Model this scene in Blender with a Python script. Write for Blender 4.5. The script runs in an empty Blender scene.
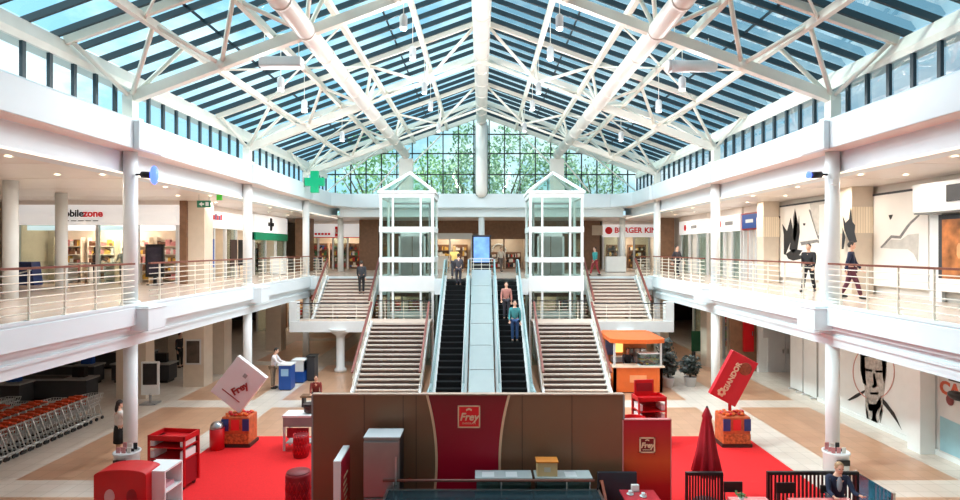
import bpy, math, random
from mathutils import Vector, Matrix, Euler
random.seed(7)
S = bpy.context.scene
COL = S.collection
PI = math.pi
EYE = 6.05           # eye height above the ground floor
F2 = 4.5             # upper floor level
FOC = 560.0
BAY = 7.75

def wx(px, d): return (px - 480.5) * d / FOC
def wz(py, d): return EYE - (py - 249.0) * d / FOC
def onwall(px, py, X):            # point of a long side wall (plane x = X) -> (y, z)
    d = X * FOC / (px - 480.5)
    return d, wz(py, d)

# ------------------------------------------------------------------ materials
def lin(c):
    return tuple((v / 12.92 if v <= .04045 else ((v + .055) / 1.055) ** 2.4) for v in [x / 255.0 for x in c]) + (1.0,)

MATS = {}
def M(name, rgb=(200, 200, 200), rough=.55, metal=0.0, var=.06, scale=3.0, bump=0.0, emit=0.0, spec=.5, coat=0.0):
    if name in MATS: return MATS[name]
    m = bpy.data.materials.new(name); m.use_nodes = True
    nt = m.node_tree; N = nt.nodes; L = nt.links
    b = N['Principled BSDF']
    b.inputs['Roughness'].default_value = rough
    b.inputs['Metallic'].default_value = metal
    b.inputs['Specular IOR Level'].default_value = spec
    b.inputs['Coat Weight'].default_value = coat
    c = lin(rgb)
    if var > 0:
        tc = N.new('ShaderNodeTexCoord'); nz = N.new('ShaderNodeTexNoise'); nz.inputs['Scale'].default_value = scale
        nz.inputs['Detail'].default_value = 3
        L.new(tc.outputs['Object'], nz.inputs['Vector'])
        r = N.new('ShaderNodeValToRGB')
        r.color_ramp.elements[0].position = .3; r.color_ramp.elements[1].position = .7
        r.color_ramp.elements[0].color = tuple(v * (1 - var) for v in c[:3]) + (1,)
        r.color_ramp.elements[1].color = tuple(min(1, v * (1 + var)) for v in c[:3]) + (1,)
        L.new(nz.outputs['Fac'], r.inputs['Fac']); L.new(r.outputs['Color'], b.inputs['Base Color'])
        if bump > 0:
            bp = N.new('ShaderNodeBump'); bp.inputs['Strength'].default_value = bump
            L.new(nz.outputs['Fac'], bp.inputs['Height']); L.new(bp.outputs['Normal'], b.inputs['Normal'])
    else:
        b.inputs['Base Color'].default_value = c
    if emit > 0:
        b.inputs['Emission Color'].default_value = c
        b.inputs['Emission Strength'].default_value = emit
    MATS[name] = m
    return m

def glassmat(name, rgb, gloss=.08, rough=.02):
    if name in MATS: return MATS[name]
    m = bpy.data.materials.new(name); m.use_nodes = True
    nt = m.node_tree; N = nt.nodes; L = nt.links
    N.remove(N['Principled BSDF'])
    t = N.new('ShaderNodeBsdfTransparent'); t.inputs['Color'].default_value = lin(rgb)
    g = N.new('ShaderNodeBsdfGlossy'); g.inputs['Roughness'].default_value = rough
    lw = N.new('ShaderNodeLayerWeight'); lw.inputs['Blend'].default_value = .25
    mul = N.new('ShaderNodeMath'); mul.operation = 'MULTIPLY_ADD'; mul.inputs[1].default_value = .35; mul.inputs[2].default_value = gloss
    L.new(lw.outputs['Fresnel'], mul.inputs[0])
    x = N.new('ShaderNodeMixShader')
    L.new(mul.outputs[0], x.inputs['Fac']); L.new(t.outputs[0], x.inputs[1]); L.new(g.outputs[0], x.inputs[2])
    L.new(x.outputs[0], N['Material Output'].inputs['Surface'])
    MATS[name] = m
    return m

def tilemat(name, c1, c2, grout, size, rough=.3, off=0.0):
    m = bpy.data.materials.new(name); m.use_nodes = True
    nt = m.node_tree; N = nt.nodes; L = nt.links; b = N['Principled BSDF']
    tc = N.new('ShaderNodeTexCoord'); br = N.new('ShaderNodeTexBrick')
    br.offset = off; br.inputs['Scale'].default_value = 1.0
    br.inputs['Brick Width'].default_value = size; br.inputs['Row Height'].default_value = size
    br.inputs['Mortar Size'].default_value = .008
    br.inputs['Color1'].default_value = lin(c1); br.inputs['Color2'].default_value = lin(c2); br.inputs['Mortar'].default_value = lin(grout)
    L.new(tc.outputs['Object'], br.inputs['Vector']); L.new(br.outputs['Color'], b.inputs['Base Color'])
    b.inputs['Roughness'].default_value = rough
    MATS[name] = m
    return m

def rampmat(name, stops, axis=2, lo=0, hi=1, rough=.4, metal=0.0):
    """printed colour bands along one object axis (a print on the panel itself)"""
    m = bpy.data.materials.new(name); m.use_nodes = True
    nt = m.node_tree; N = nt.nodes; L = nt.links; b = N['Principled BSDF']
    tc = N.new('ShaderNodeTexCoord'); sp = N.new('ShaderNodeSeparateXYZ'); mr = N.new('ShaderNodeMapRange')
    mr.inputs['From Min'].default_value = lo; mr.inputs['From Max'].default_value = hi
    r = N.new('ShaderNodeValToRGB')
    while len(r.color_ramp.elements) < len(stops): r.color_ramp.elements.new(.5)
    for e, (p, c) in zip(r.color_ramp.elements, stops): e.position = p; e.color = lin(c)
    L.new(tc.outputs['Object'], sp.inputs[0]); L.new(sp.outputs[axis], mr.inputs['Value'])
    L.new(mr.outputs[0], r.inputs['Fac']); L.new(r.outputs['Color'], b.inputs['Base Color'])
    b.inputs['Roughness'].default_value = rough; b.inputs['Metallic'].default_value = metal
    MATS[name] = m
    return m

WHITE = M('white_paint', (232, 237, 237), .5, var=.02)
FASC = M('fascia_paint', (228, 238, 242), .45, var=.015, scale=1)
SOFF = M('soffit_panel', (240, 222, 210), .35, var=.02)
CEIL = M('ceiling_panel', (236, 226, 218), .3, var=.02)
STEEL = M('cream_steel', (240, 236, 224), .45, var=.03)
TUBEM = M('pale_pink_duct', (236, 230, 222), .4, var=.04, scale=.8)
RAILM = M('cream_rail', (240, 234, 220), .4, var=.02)
WOODR = M('brown_wood_rail', (128, 72, 56), .4, var=.12, scale=8)
DARKB = M('dark_teal_bar', (36, 56, 64), .5, var=.05)
BLACK = M('black_paint', (22, 22, 24), .45, var=.08)
DGREY = M('dark_grey', (58, 60, 64), .5, var=.08)
MGREY = M('mid_grey', (150, 150, 150), .5, var=.05)
LGREY = M('light_grey', (205, 207, 208), .45, var=.03)
CHROME = M('brushed_steel', (190, 192, 194), .28, 1.0, var=.04)
RED = M('bright_red', (200, 16, 26), .4, var=.06)
DRED = M('deep_red', (150, 10, 28), .5, var=.08)
CARPET = M('red_carpet', (222, 26, 30), .95, var=.07, scale=30, bump=.15)
BEIGE = M('beige_wall', (214, 200, 182), .6, var=.04)
BROWN = M('brown_wood_panel', (130, 95, 70), .5, var=.14, scale=5)
DBROWN = M('dark_brown', (60, 42, 34), .55, var=.1)
ORANGE = M('orange_laminate', (228, 108, 44), .4, var=.06)
BLUE = M('blue_laminate', (24, 78, 160), .4, var=.06)
GREEN = M('pharmacy_green', (0, 150, 110), .4, var=.03)
GLASS = glassmat('clear_glass', (235, 245, 243), .05)
GLASST = glassmat('teal_edge_glass', (214, 236, 236), .08)
ROOFG_L = glassmat('roof_glass', (202, 228, 234), .015)
LAMP = M('warm_lamp_lens', (255, 236, 208), .4, var=0, emit=6)
LAMPW = M('white_lamp_lens', (255, 250, 240), .4, var=0, emit=4)
GOLD = M('gold_trim', (236, 196, 160), .4, .1, var=.05)

# ------------------------------------------------------------------ mesh builder
SPLIT = {'baluster','end_panel','comb_plate','glass','leaflets','leg','legs','rail_post','guide_rail','feet','cable','rods','phones','ceiling_light','labels','figures','stripe','bearing_plate'}
class MB:
    def __init__(s): s.v = []; s.f = []; s.m = []; s.sm = []
    def add(s, vs, fs, mi=0, smooth=False):
        b = len(s.v); s.v.extend(tuple(p) for p in vs)
        for f in fs: s.f.append(tuple(b + i for i in f)); s.m.append(mi); s.sm.append(smooth)
        return s
    def box(s, x0, x1, y0, y1, z0, z1, mi=0):
        if x0 > x1: x0, x1 = x1, x0
        if y0 > y1: y0, y1 = y1, y0
        if z0 > z1: z0, z1 = z1, z0
        return s.add([(x0,y0,z0),(x1,y0,z0),(x1,y1,z0),(x0,y1,z0),(x0,y0,z1),(x1,y0,z1),(x1,y1,z1),(x0,y1,z1)],
                     [(0,3,2,1),(4,5,6,7),(0,1,5,4),(1,2,6,5),(2,3,7,6),(3,0,4,7)], mi)
    def beam(s, p, q, w, h, mi=0, up=(0,0,1)):
        p = Vector(p); q = Vector(q); d = (q - p).normalized(); u = Vector(up)
        r = d.cross(u)
        if r.length < 1e-4: r = d.cross(Vector((0,1,0)))
        r.normalize(); t = r.cross(d).normalized()
        vs = []
        for c in (p, q):
            for a, b in ((-1,-1),(1,-1),(1,1),(-1,1)): vs.append(c + r*(a*w/2) + t*(b*h/2))
        return s.add(vs, [(3,2,1,0),(4,5,6,7),(0,1,5,4),(1,2,6,5),(2,3,7,6),(3,0,4,7)], mi)
    def tube(s, p, q, r, n=8, mi=0, r2=None):
        p = Vector(p); q = Vector(q); d = (q - p).normalized()
        a = d.cross(Vector((0,0,1)))
        if a.length < 1e-3: a = Vector((1,0,0))
        a.normalize(); b = d.cross(a)
        r2 = r if r2 is None else r2
        vs = [p + (a*math.cos(2*PI*i/n) + b*math.sin(2*PI*i/n))*r for i in range(n)] + [q + (a*math.cos(2*PI*i/n) + b*math.sin(2*PI*i/n))*r2 for i in range(n)]
        s.add(vs, [(i, (i+1)%n, n+(i+1)%n, n+i) for i in range(n)], mi, True)
        b0 = len(s.v) - 2*n
        s.f += [tuple(b0 + i for i in reversed(range(n))), tuple(b0 + n + i for i in range(n))]; s.m += [mi, mi]; s.sm += [False, False]
        return s
    def path(s, pts, r, n=8, mi=0):
        for a, b in zip(pts, pts[1:]): s.tube(a, b, r, n, mi)
        for p in pts[1:-1]: s.ball(p, (r, r, r), mi, 6, 4)
        return s
    def lathe(s, prof, cx=0, cy=0, n=16, mi=0, smooth=True, cap=True):
        vs = [(cx + r*math.cos(2*PI*i/n), cy + r*math.sin(2*PI*i/n), z) for r, z in prof for i in range(n)]
        fs = [(k*n+i, k*n+(i+1)%n, (k+1)*n+(i+1)%n, (k+1)*n+i) for k in range(len(prof)-1) for i in range(n)]
        s.add(vs, fs, mi, smooth)
        if cap:
            b0 = len(s.v) - len(vs)
            s.f += [tuple(b0 + i for i in reversed(range(n))), tuple(b0 + (len(prof)-1)*n + i for i in range(n))]; s.m += [mi, mi]; s.sm += [False, False]
        return s
    def ball(s, c, r, mi=0, n=10, k=7):
        vs = [(c[0], c[1], c[2]-r[2])]
        for j in range(1, k):
            a = -PI/2 + PI*j/k
            vs += [(c[0]+r[0]*math.cos(a)*math.cos(2*PI*i/n), c[1]+r[1]*math.cos(a)*math.sin(2*PI*i/n), c[2]+r[2]*math.sin(a)) for i in range(n)]
        vs.append((c[0], c[1], c[2]+r[2]))
        fs = [(0, 1+(i+1)%n, 1+i) for i in range(n)]
        for j in range(k-2): fs += [(1+j*n+i, 1+j*n+(i+1)%n, 1+(j+1)*n+(i+1)%n, 1+(j+1)*n+i) for i in range(n)]
        t = len(vs)-1; o = 1+(k-2)*n
        fs += [(o+i, o+(i+1)%n, t) for i in range(n)]
        return s.add(vs, fs, mi, True)
    def prism(s, poly, axis, a, b, mi=0):
        """poly in the two other axes (order x,y,z without axis), extruded a..b along axis"""
        def P(u, v, w):
            return (w,u,v) if axis == 0 else ((u,w,v) if axis == 1 else (u,v,w))
        n = len(poly)
        ar = sum(poly[i][0]*poly[(i+1)%n][1] - poly[(i+1)%n][0]*poly[i][1] for i in range(n))
        if (ar < 0) != (axis == 1): poly = poly[::-1]
        vs = [P(u,v,a) for u,v in poly] + [P(u,v,b) for u,v in poly]
        fs = [tuple(reversed(range(n))), tuple(range(n,2*n))] + [(i,(i+1)%n,n+(i+1)%n,n+i) for i in range(n)]
        if a > b: fs = [tuple(reversed(f)) for f in fs]
        return s.add(vs, fs, mi)
    def quad(s, a, b, c, d, mi=0): return s.add([a,b,c,d], [(0,1,2,3)], mi)
    def build(s, name, mats, parent=None, loc=(0,0,0), bevel=0.0, rot=0.0):
        if name in SPLIT and parent is not None:
            one = {'legs':'leg','feet':'foot','rods':'rod','leaflets':'leaflet','phones':'phone','labels':'label'}.get(name, name)
            o = None
            for m in s.islands(): o = m._build(one, mats, parent, loc, bevel, rot)
            return o
        return s._build(name, mats, parent, loc, bevel, rot)
    def islands(s):
        par = list(range(len(s.v)))
        def find(a):
            while par[a] != a: par[a] = par[par[a]]; a = par[a]
            return a
        for f in s.f:
            for q in f[1:]: par[find(q)] = find(f[0])
        out = {}
        for f, m, sm in zip(s.f, s.m, s.sm): out.setdefault(find(f[0]), []).append((f, m, sm))
        res = []
        for fl in out.values():
            b = MB(); idx = {}
            for f, m, sm in fl:
                for q in f:
                    if q not in idx: idx[q] = len(b.v); b.v.append(s.v[q])
                b.f.append(tuple(idx[q] for q in f)); b.m.append(m); b.sm.append(sm)
            res.append(b)
        return res
    def _build(s, name, mats, parent=None, loc=(0,0,0), bevel=0.0, rot=0.0):
        me = bpy.data.meshes.new(name); me.from_pydata(s.v, [], s.f)
        if not isinstance(mats, (list, tuple)): mats = [mats]
        for m in mats: me.materials.append(m)
        me.polygons.foreach_set('material_index', s.m)
        me.polygons.foreach_set('use_smooth', s.sm)
        me.update()
        o = bpy.data.objects.new(name, me); COL.objects.link(o)
        o.location = loc; o.rotation_euler = (0,0,rot)
        if parent is not None: o.parent = parent
        if bevel > 0:
            b = o.modifiers.new('edge', 'BEVEL'); b.width = bevel; b.segments = 2; b.limit_method = 'ANGLE'
        return o

def tag(o, label, cat, group=None, kind=None):
    o['label'] = label; o['category'] = cat
    if group: o['group'] = group
    if kind: o['kind'] = kind
    return o
def thing(name, label, cat, loc=(0,0,0), rot=0.0, group=None, kind=None):
    o = bpy.data.objects.new(name, None); COL.objects.link(o); o.empty_display_size = .1
    o.location = loc; o.rotation_euler = (0,0,rot)
    return tag(o, label, cat, group, kind)
def struct(name, mb, mats, label, cat='building part', **k):
    return tag(mb.build(name, mats, **k), label, cat, None, 'structure')
def dup(root, loc=None, rot=None, label=None, group=None):
    r = root.copy(); COL.objects.link(r)
    if loc is not None: r.location = loc
    if rot is not None: r.rotation_euler = (0,0,rot)
    if label: r['label'] = label
    if group: r['group'] = group
    for ch in list(root.children):
        c = ch.copy(); COL.objects.link(c); c.parent = r
        for g in list(ch.children):
            d = g.copy(); COL.objects.link(d); d.parent = c
    return r
def text(body, size, mat, parent, loc, rot=(PI/2,0,0), name='lettering', align='CENTER', ext=.008, bold=0.0, sx=1.0, shear=0.0):
    c = bpy.data.curves.new(name, 'FONT'); c.body = body; c.size = size; c.align_x = align; c.align_y = 'CENTER'
    c.extrude = ext; c.offset = bold; c.shear = shear; c.resolution_u = 3
    c.materials.append(mat)
    o = bpy.data.objects.new(name, c); COL.objects.link(o); o.location = loc; o.rotation_euler = rot; o.scale = (sx,1,1)
    o.parent = parent
    return o
ORD = ['first','second','third','fourth','fifth','sixth','seventh','eighth','ninth','tenth','eleventh','twelfth','thirteenth','fourteenth','fifteenth','sixteenth','seventeenth','eighteenth','nineteenth','twentieth']
def lamp(kind, loc, power, size=.3, color=(1,.9,.78), parent=None, rot=(0,0,0), spread=None):
    l = bpy.data.lights.new(kind.lower()+'_lamp', kind); l.energy = power; l.color = color
    if kind == 'AREA': l.shape = 'DISK'; l.size = size
    if kind == 'POINT': l.shadow_soft_size = size
    o = bpy.data.objects.new(kind.lower()+'_lamp', l); COL.objects.link(o); o.location = loc; o.rotation_euler = rot
    if parent is not None: o.parent = parent
    return o
# ================================================================== SETTING
TAN = tilemat('tan_floor_tile', (200, 158, 128), (190, 148, 118), (172, 134, 108), .45, .28)
CREAM = tilemat('cream_floor_tile', (226, 216, 204), (220, 209, 196), (198, 188, 176), .45, .25)
GALT = tilemat('gallery_floor_tile', (216, 202, 190), (208, 192, 178), (186, 170, 156), .6, .2)

xs = [-24, -12.2, -9.1, -8.0, 8.2, 9.85, 12.5, 24]
xk = [1, 0, 1, 0, 1, 0, 1]
ys = [-5]; yk = []
for k in range(-2, 5):
    c = 14.15 + BAY*k
    ys += [c - .5, c + .5]; yk += [0, 1]
ys.append(48); yk.append(0)
mb = MB()
for i in range(len(xs)-1):
    for j in range(len(ys)-1):
        if ys[j+1] <= ys[j]: continue
        mi = 1 if (xk[i] or yk[j]) else 0
        mb.quad((xs[i],ys[j],0),(xs[i+1],ys[j],0),(xs[i+1],ys[j+1],0),(xs[i],ys[j+1],0), mi)
struct('floor', mb, [TAN, CREAM], 'ground floor of tan and cream tiles laid in wide bands', 'floor')

# upper floor slabs and the white edges of the galleries
GEND = 31.3
for sgn, side in ((-1, 'left'), (1, 'right')):
    mb = MB(); xo = 22 if sgn < 0 else 13.6
    mb.box(sgn*9.4, sgn*xo, -5, GEND, 4.2, 4.5)
    struct('gallery_floor', mb, GALT, 'tiled upper floor of the gallery on the %s of the hall' % side, 'floor')
    mb = MB()
    prof = [(9.3,4.0),(9.3,4.46),(9.33,4.47),(9.33,4.50),(9.3,4.51),(9.3,4.57),(9.46,4.57),(9.46,4.5),(9.7,4.49),(10.3,4.2),(10.3,3.4),(9.55,3.4),(9.55,3.62),(9.5,3.63),(9.5,3.7),(9.56,3.71),(9.56,3.86),(9.44,3.87),(9.44,4.0)]
    mb.prism([(sgn*x, z) for x, z in prof], 1, -5, GEND)
    struct('trim_gallery_edge_'+side, mb, FASC, 'stepped white edge beam along the %s gallery floor' % side, 'edge beam')
    mb = MB(); mb.box(sgn*10.3, sgn*22, -5, 48, 3.6, 3.66)
    struct('ceiling_ground_'+side, mb, CEIL, 'ceiling under the %s gallery' % side, 'ceiling')
    # upper fascia
    mb = MB()
    prof = [(9.3,8.75),(9.3,9.5),(9.34,9.55),(10.6,9.55),(10.6,8.16),(9.9,8.16),(9.9,8.72),(9.86,8.75)]
    mb.prism([(sgn*x, z) for x, z in prof], 1, -5, 38.5)
    mb2 = MB()
    o = struct('trim_roof_fascia_'+side, mb, FASC, 'deep white fascia below the clerestory on the %s' % side, 'fascia')
    mb = MB(); mb.box(sgn*9.34, sgn*9.88, -5, 36.6, 8.738, 8.749); mb.build('soffit', M('pink_soffit', (238, 218, 206), .4, var=.03), o)
    mb = MB(); mb.box(sgn*9.885, sgn*9.93, -5, 38.4, 8.13, 8.17); mb.build('bright_trim', M('cream_trim_glow', (255, 240, 222), .4, var=0, emit=.8), o)  # cream trim line, its brightness put in as a glow
    mb = MB(); mb.box(sgn*9.95, sgn*22, -5, 48, 8.2, 8.26)
    for y in range(-4, 47, 3): mb.box(sgn*10.8, sgn*22, y, y+.03, 8.19, 8.2)
    struct('ceiling_gallery_'+side, mb, CEIL, 'panelled ceiling over the %s gallery' % side, 'ceiling')
    mb = MB(); mb.box(sgn*10.6, sgn*22, -5, 48, 9.3, 9.55)
    struct('roof_flat_'+side, mb, MGREY, 'flat roof outside the %s clerestory' % side, 'roof')

mb = MB(); mb.box(-9.4, 9.4, GEND, 48, 4.2, 4.5); mb.box(-22, -9.4, GEND, 48, 4.2, 4.5); mb.box(9.4, 22, GEND, 48, 4.2, 4.5)
mb.box(-2.42, 2.42, 28.95, GEND, 4.2, 4.5)
struct('rear_gallery_floor', mb, GALT, 'tiled upper floor at the far end of the hall', 'floor')
mb = MB()
for a, b in ((-9.5,-8.6),(-8.6,-5.3),(5.3,8.6),(8.6,9.5)): mb.box(a, b, GEND-.12, GEND-.001, 3.5, 4.52)
mb.box(-2.42, 2.42, 28.8, 28.949, 3.7, 4.52)
struct('trim_rear_gallery_edge', mb, FASC, 'white edge of the upper floor above the stairs', 'edge beam')
mb = MB(); mb.box(-10.3, 10.3, GEND+.01, 48, 3.6, 3.66)
struct('ceiling_ground_rear', mb, CEIL, 'ceiling of the ground floor behind the stairs', 'ceiling')

mb = MB()
mb.prism([(36,8.72),(36,9.58),(36.05,9.61),(37.3,9.61),(37.3,8.16),(36.7,8.16),(36.7,8.69),(36.66,8.72)], 0, -9.3, 9.3)
for s in (-1, 1): mb.prism([(s*9.3,34.6),(s*8.3,36),(s*9.3,36)], 2, 8.75, 9.55)
struct('trim_roof_fascia_rear', mb, FASC, 'white fascia below the big gable window', 'fascia')
mb = MB(); mb.box(-9.95, 9.95, 36.75, 48, 8.2, 8.26)
struct('ceiling_gallery_rear', mb, CEIL, 'ceiling over the far upper floor', 'ceiling')
mb = MB(); mb.box(-10.6, 10.6, 37.3, 48, 9.3, 9.5)
struct('roof_flat_rear', mb, MGREY, 'flat roof beyond the gable window', 'roof')

# outer walls
def wall(name, x0, x1, y0, y1, z0, z1, m, label): mb = MB(); mb.box(x0,x1,y0,y1,z0,z1); return struct(name, mb, m, label, 'wall')
wall('wall_front', -22, 22, -5.2, -5, 0, 9.3, BEIGE, 'plain wall behind the viewer')
wall('wall_front_gable', -10.6, 10.6, -5.2, -5.01, 9.3, 15, WHITE, 'upper wall behind the viewer')
wall('wall_left', -22.2, -22, -5, 48, 0, 9.3, BEIGE, 'outer wall on the left')
wall('wall_right_outer', 22, 22.2, -5, 48, 0, 9.3, BEIGE, 'outer wall on the right')
wall('wall_right_upper', 13.6, 13.8, -5, 48, 4.5, 8.2, M('mural_wall_white', (232, 228, 220), .5, var=.02), 'white wall along the right gallery')
wall('wall_right_lower', 13.42, 13.62, -5, 22.3, 0, 3.6, WHITE, 'white wall with the portrait drawing on the ground floor')
wall('wall_right_return', 13.62, 20, 27.5, 27.7, 0, 3.6, WHITE, 'white wall facing the hall past the portrait')
wall('wall_rear_upper', -22, 22, 47.8, 48, 4.5, 8.2, BEIGE, 'far end wall of the upper floor')
wall('wall_rear_lower', -22, 22, 47.8, 48, 0, 3.6, DBROWN, 'far end wall of the ground floor')
wall('wall_left_shops', -18.6, -18.4, 27.9, 48, 4.5, 8.2, BEIGE, 'wall behind the shops of the left gallery')

# round columns
COLX = 9.715
for k in range(1,4):
    y = 15.5 + BAY*(k-1)
    for sgn, side in ((-1,'left'),(1,'right')):
        lab = 'round white column on the %s side, %s in view from the near end' % (side, ORD[k-1])
        c = thing('column', lab, 'column', (sgn*COLX, y, 0), kind='structure')
        top = 8.75 if k < 4 else 8.75
        mb = MB(); mb.lathe([(.175,0),(.175,3.42)], n=20); mb.build('lower_shaft', WHITE, c)
        mb = MB(); mb.lathe([(.18,4.5),(.18,top)], n=20); mb.lathe([(.24,4.5),(.24,4.6),(.19,4.62)], n=20); mb.build('upper_shaft', WHITE, c)
        if k < 4:
            mb = MB(); mb.box(-sgn*.745, sgn*.12, -.42, .42, 3.84, 4.5); mb.box(-sgn*.77, sgn*.12, -.45, .45, 4.42, 4.46)
            mb.build('bracket_box', FASC, c, bevel=.02)
            mb = MB(); mb.box(-sgn*.58, -sgn*.41, -.55, .55, 8.72, 9.5); mb.build('pilaster', FASC, c, bevel=.04)
# far columns on the rear upper floor
for sgn, side in ((-1,'left'),(1,'right')):
    c = thing('column', 'slim white column on the far upper floor, %s of the lifts' % side, 'column', (sgn*9.75, 38.75, 4.5), kind='structure')
    mb = MB(); mb.lathe([(.2,0),(.2,3.7)], n=20); mb.build('upper_shaft', WHITE, c)
c = thing('column', 'slim white column behind the information screen', 'column', (0, 37.0, 4.5), kind='structure')
mb = MB(); mb.lathe([(.2,0),(.2,3.66)], n=20); mb.build('upper_shaft', WHITE, c)
for x, y in ((-14.8, 17.6), (-16.2, 21.6)):
    c = thing('column', 'white column before the phone shop, %s one' % ('nearer' if y < 20 else 'farther'), 'column', (x, y, 4.5), kind='structure')
    mb = MB(); mb.lathe([(.2,0),(.2,3.7)], n=20); mb.build('upper_shaft', WHITE, c)

# ------------------------------------------------------------------ ROOF
RZ0 = EYE + 8.87; SL = .361; EX = 10.3
def rz(x): return RZ0 - SL*abs(x)
YA, YB = -5.0, 36.4
for n, (sgn, side) in enumerate(((-1,'left'),(1,'right'))):
    w = thing('window_%d' % (n+1), 'sloping glass roof on the %s with dark glazing bars' % side, 'skylight', (0,0,0), kind='structure')
    mb = MB(); mb.quad((0,YA,rz(0)+.05),(sgn*EX,YA,rz(EX)+.05),(sgn*EX,YB,rz(EX)+.05),(0,YB,rz(0)+.05)); mb.build('glazing', ROOFG_L, w)
    mb = MB(); y = YA + .3
    while y < YB:
        mb.beam((0,y,rz(0)-.06),(sgn*EX,y,rz(EX)-.06), 0.075, .16); y += BAY/9
    mb.build('glazing_bar', DARKB, w)
    mb = MB()
    for x in (3.2, 7.5): mb.beam((sgn*x,YA,rz(x)+.0),(sgn*x,YB,rz(x)+.0), .05, .06)
    mb.build('cross_bar', DARKB, w)
    # purlins, eave beam, big duct
    for q, x in enumerate((2.22, 4.35, 6.2, 8.2)):
        mb = MB(); mb.beam((sgn*x,YA,rz(x)-.3),(sgn*x,YB,rz(x)-.3), .16, .2)
        struct('roof_purlin', mb, STEEL, 'cream steel purlin along the %s roof slope, %s from the ridge' % (side, ORD[q]), 'beam')
    mb = MB(); mb.prism([(sgn*10.02,10.62),(sgn*9.98,10.78),(sgn*10.1,11.12),(sgn*10.45,11.22),(sgn*10.5,10.62)], 1, YA, YB)
    struct('roof_eave_beam', mb, STEEL, 'cream eave beam above the %s clerestory' % side, 'beam')
    mb = MB()
    mb.tube((sgn*4.85,YA,EYE+6.02),(sgn*4.85,YB-.6,EYE+6.02), .27, 20)
    y = YA+1
    while y < YB-1: mb.tube((sgn*4.85,y,EYE+6.02),(sgn*4.85,y+.08,EYE+6.02), .29, 20); y += BAY/4
    struct('roof_duct', mb, TUBEM, 'big pale pink round duct running along the %s roof slope' % side, 'duct')
    # clerestory
    w = thing('window_%d' % (n+4), 'clerestory window band with dark mullions on the %s' % side, 'window', (0,0,0), kind='structure')
    mb = MB(); mb.quad((sgn*10.1,YA,9.55),(sgn*10.1,YB,9.55),(sgn*10.1,YB,10.65),(sgn*10.1,YA,10.65)); mb.build('pane', glassmat('clerestory_glass', (225, 238, 242), .04), w)
    mb = MB(); y = YA + .2
    while y < YB: mb.box(sgn*10.04, sgn*10.12, y, y+.1, 9.55, 10.65); y += BAY/10
    mb.build('mullion', DARKB, w)
    mb = MB(); mb.box(sgn*10.0, sgn*10.2, YA, YB, 9.55, 9.62); mb.build('sill', STEEL, w)

# ridge
mb = MB(); mb.beam((-.28,YA,RZ0-.32),(-.28,YB,RZ0-.32), .12, .2); mb.beam((.28,YA,RZ0-.32),(.28,YB,RZ0-.32), .12, .2)
struct('roof_ridge_beam', mb, STEEL, 'pair of cream ridge beams along the top of the glass roof', 'beam')
mb = MB(); mb.tube((0,YA,RZ0-.75),(0,YB-.5,RZ0-.75), .3, 20)
y = YA+1
while y < YB-1: mb.tube((0,y,RZ0-.75),(0,y+.08,RZ0-.75), .325, 20); y += BAY/4
struct('roof_ridge_duct', mb, TUBEM, 'pale pink round duct under the roof ridge', 'duct')

# trusses at every column line
def chz(x): return EYE + 4.18 + (9.7-abs(x))*.3715
FR = [(BAY*k) for k in range(0, 5)]
for fi, y in enumerate(FR):
    t = thing('roof_truss', ('cream steel roof truss across the hall, %s in view from the near end' % ORD[fi-2]) if fi > 1 else ('cream steel roof truss overhead, %s the near gallery bay' % ('behind','above')[fi]), 'truss', (0,y,0), kind='structure')
    for sgn in (-1, 1):
        mb = MB(); mb.beam((sgn*9.75,0,chz(9.75)),(sgn*4.85,0,chz(4.85)), .22, .28); mb.build('chord', STEEL, t)
        mb = MB(); mb.beam((sgn*4.85,0,chz(4.85)),(0,0,chz(0)), .2 if fi < 3 else .1, .26 if fi < 3 else .1); mb.build('chord', STEEL, t)
        mb = MB(); mb.box(sgn*9.58, sgn*9.86, -.14, .14, 9.55, chz(9.7)+.08); mb.box(sgn*9.5, sgn*9.95, -.25, .25, 9.55, 9.68); mb.build('bearing', STEEL, t)
        for nx, tg in ((9.7, ((8.2,1.5),(8.2,0),(9.9,1.9))), (7.2, ((8.2,1.5),(6.2,1.5))), (4.85, ((6.2,1.2),(4.35,1.2),(4.35,0))), (2.33, ((4.35,1.9),(2.22,.0),(.28,1.9)))):
            for tx, dy in tg:
                for q in ((-1, 1) if dy else (1,)):
                    mb = MB(); mb.tube((sgn*nx,0,chz(nx)),(sgn*tx,q*dy,rz(tx)-.3), .062, 7); mb.build('strut', STEEL, t)
            mb = MB(); mb.ball((sgn*nx,0,chz(nx)), (.17,.17,.17)); mb.build('node', STEEL, t)
        for yo in (-1.9, 1.9):
            if abs(y+yo) > 37: continue
            mb = MB(); mb.beam((sgn*.3,yo,rz(.3)-.16),(sgn*10.1,yo,rz(10.1)-.16), .12, .22); mb.build('rafter', STEEL, t)
        # diagonal bracing in the roof plane
        for a, b in (((8.2,1.9),(4.35,5.85)), ((4.35,1.9),(8.2,5.85))):
            mb = MB(); mb.tube((sgn*a[0],a[1],rz(a[0])-.35),(sgn*b[0],b[1],rz(b[0])-.35), .035, 6); mb.build('brace', STEEL, t)
t = thing('roof_truss', 'cream steel rafters along the edge of the gable window', 'truss', (0,YB-.15,0), kind='structure')
for sgn in (-1, 1):
    mb = MB(); mb.beam((0,0,rz(0)-.15),(sgn*10.4,0,rz(10.4)-.15), .2, .34); mb.build('chord', STEEL, t)
    for a, za, b, zb in ((10.0,9.75,7.0,12.2),(7.0,9.7,4.6,12.6),(2.6,13.4,5.0,11.0)):
        mb = MB(); mb.tube((sgn*a,-.1,za),(sgn*b,-.1,zb), .05, 7); mb.build('strut', STEEL, t)

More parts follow.
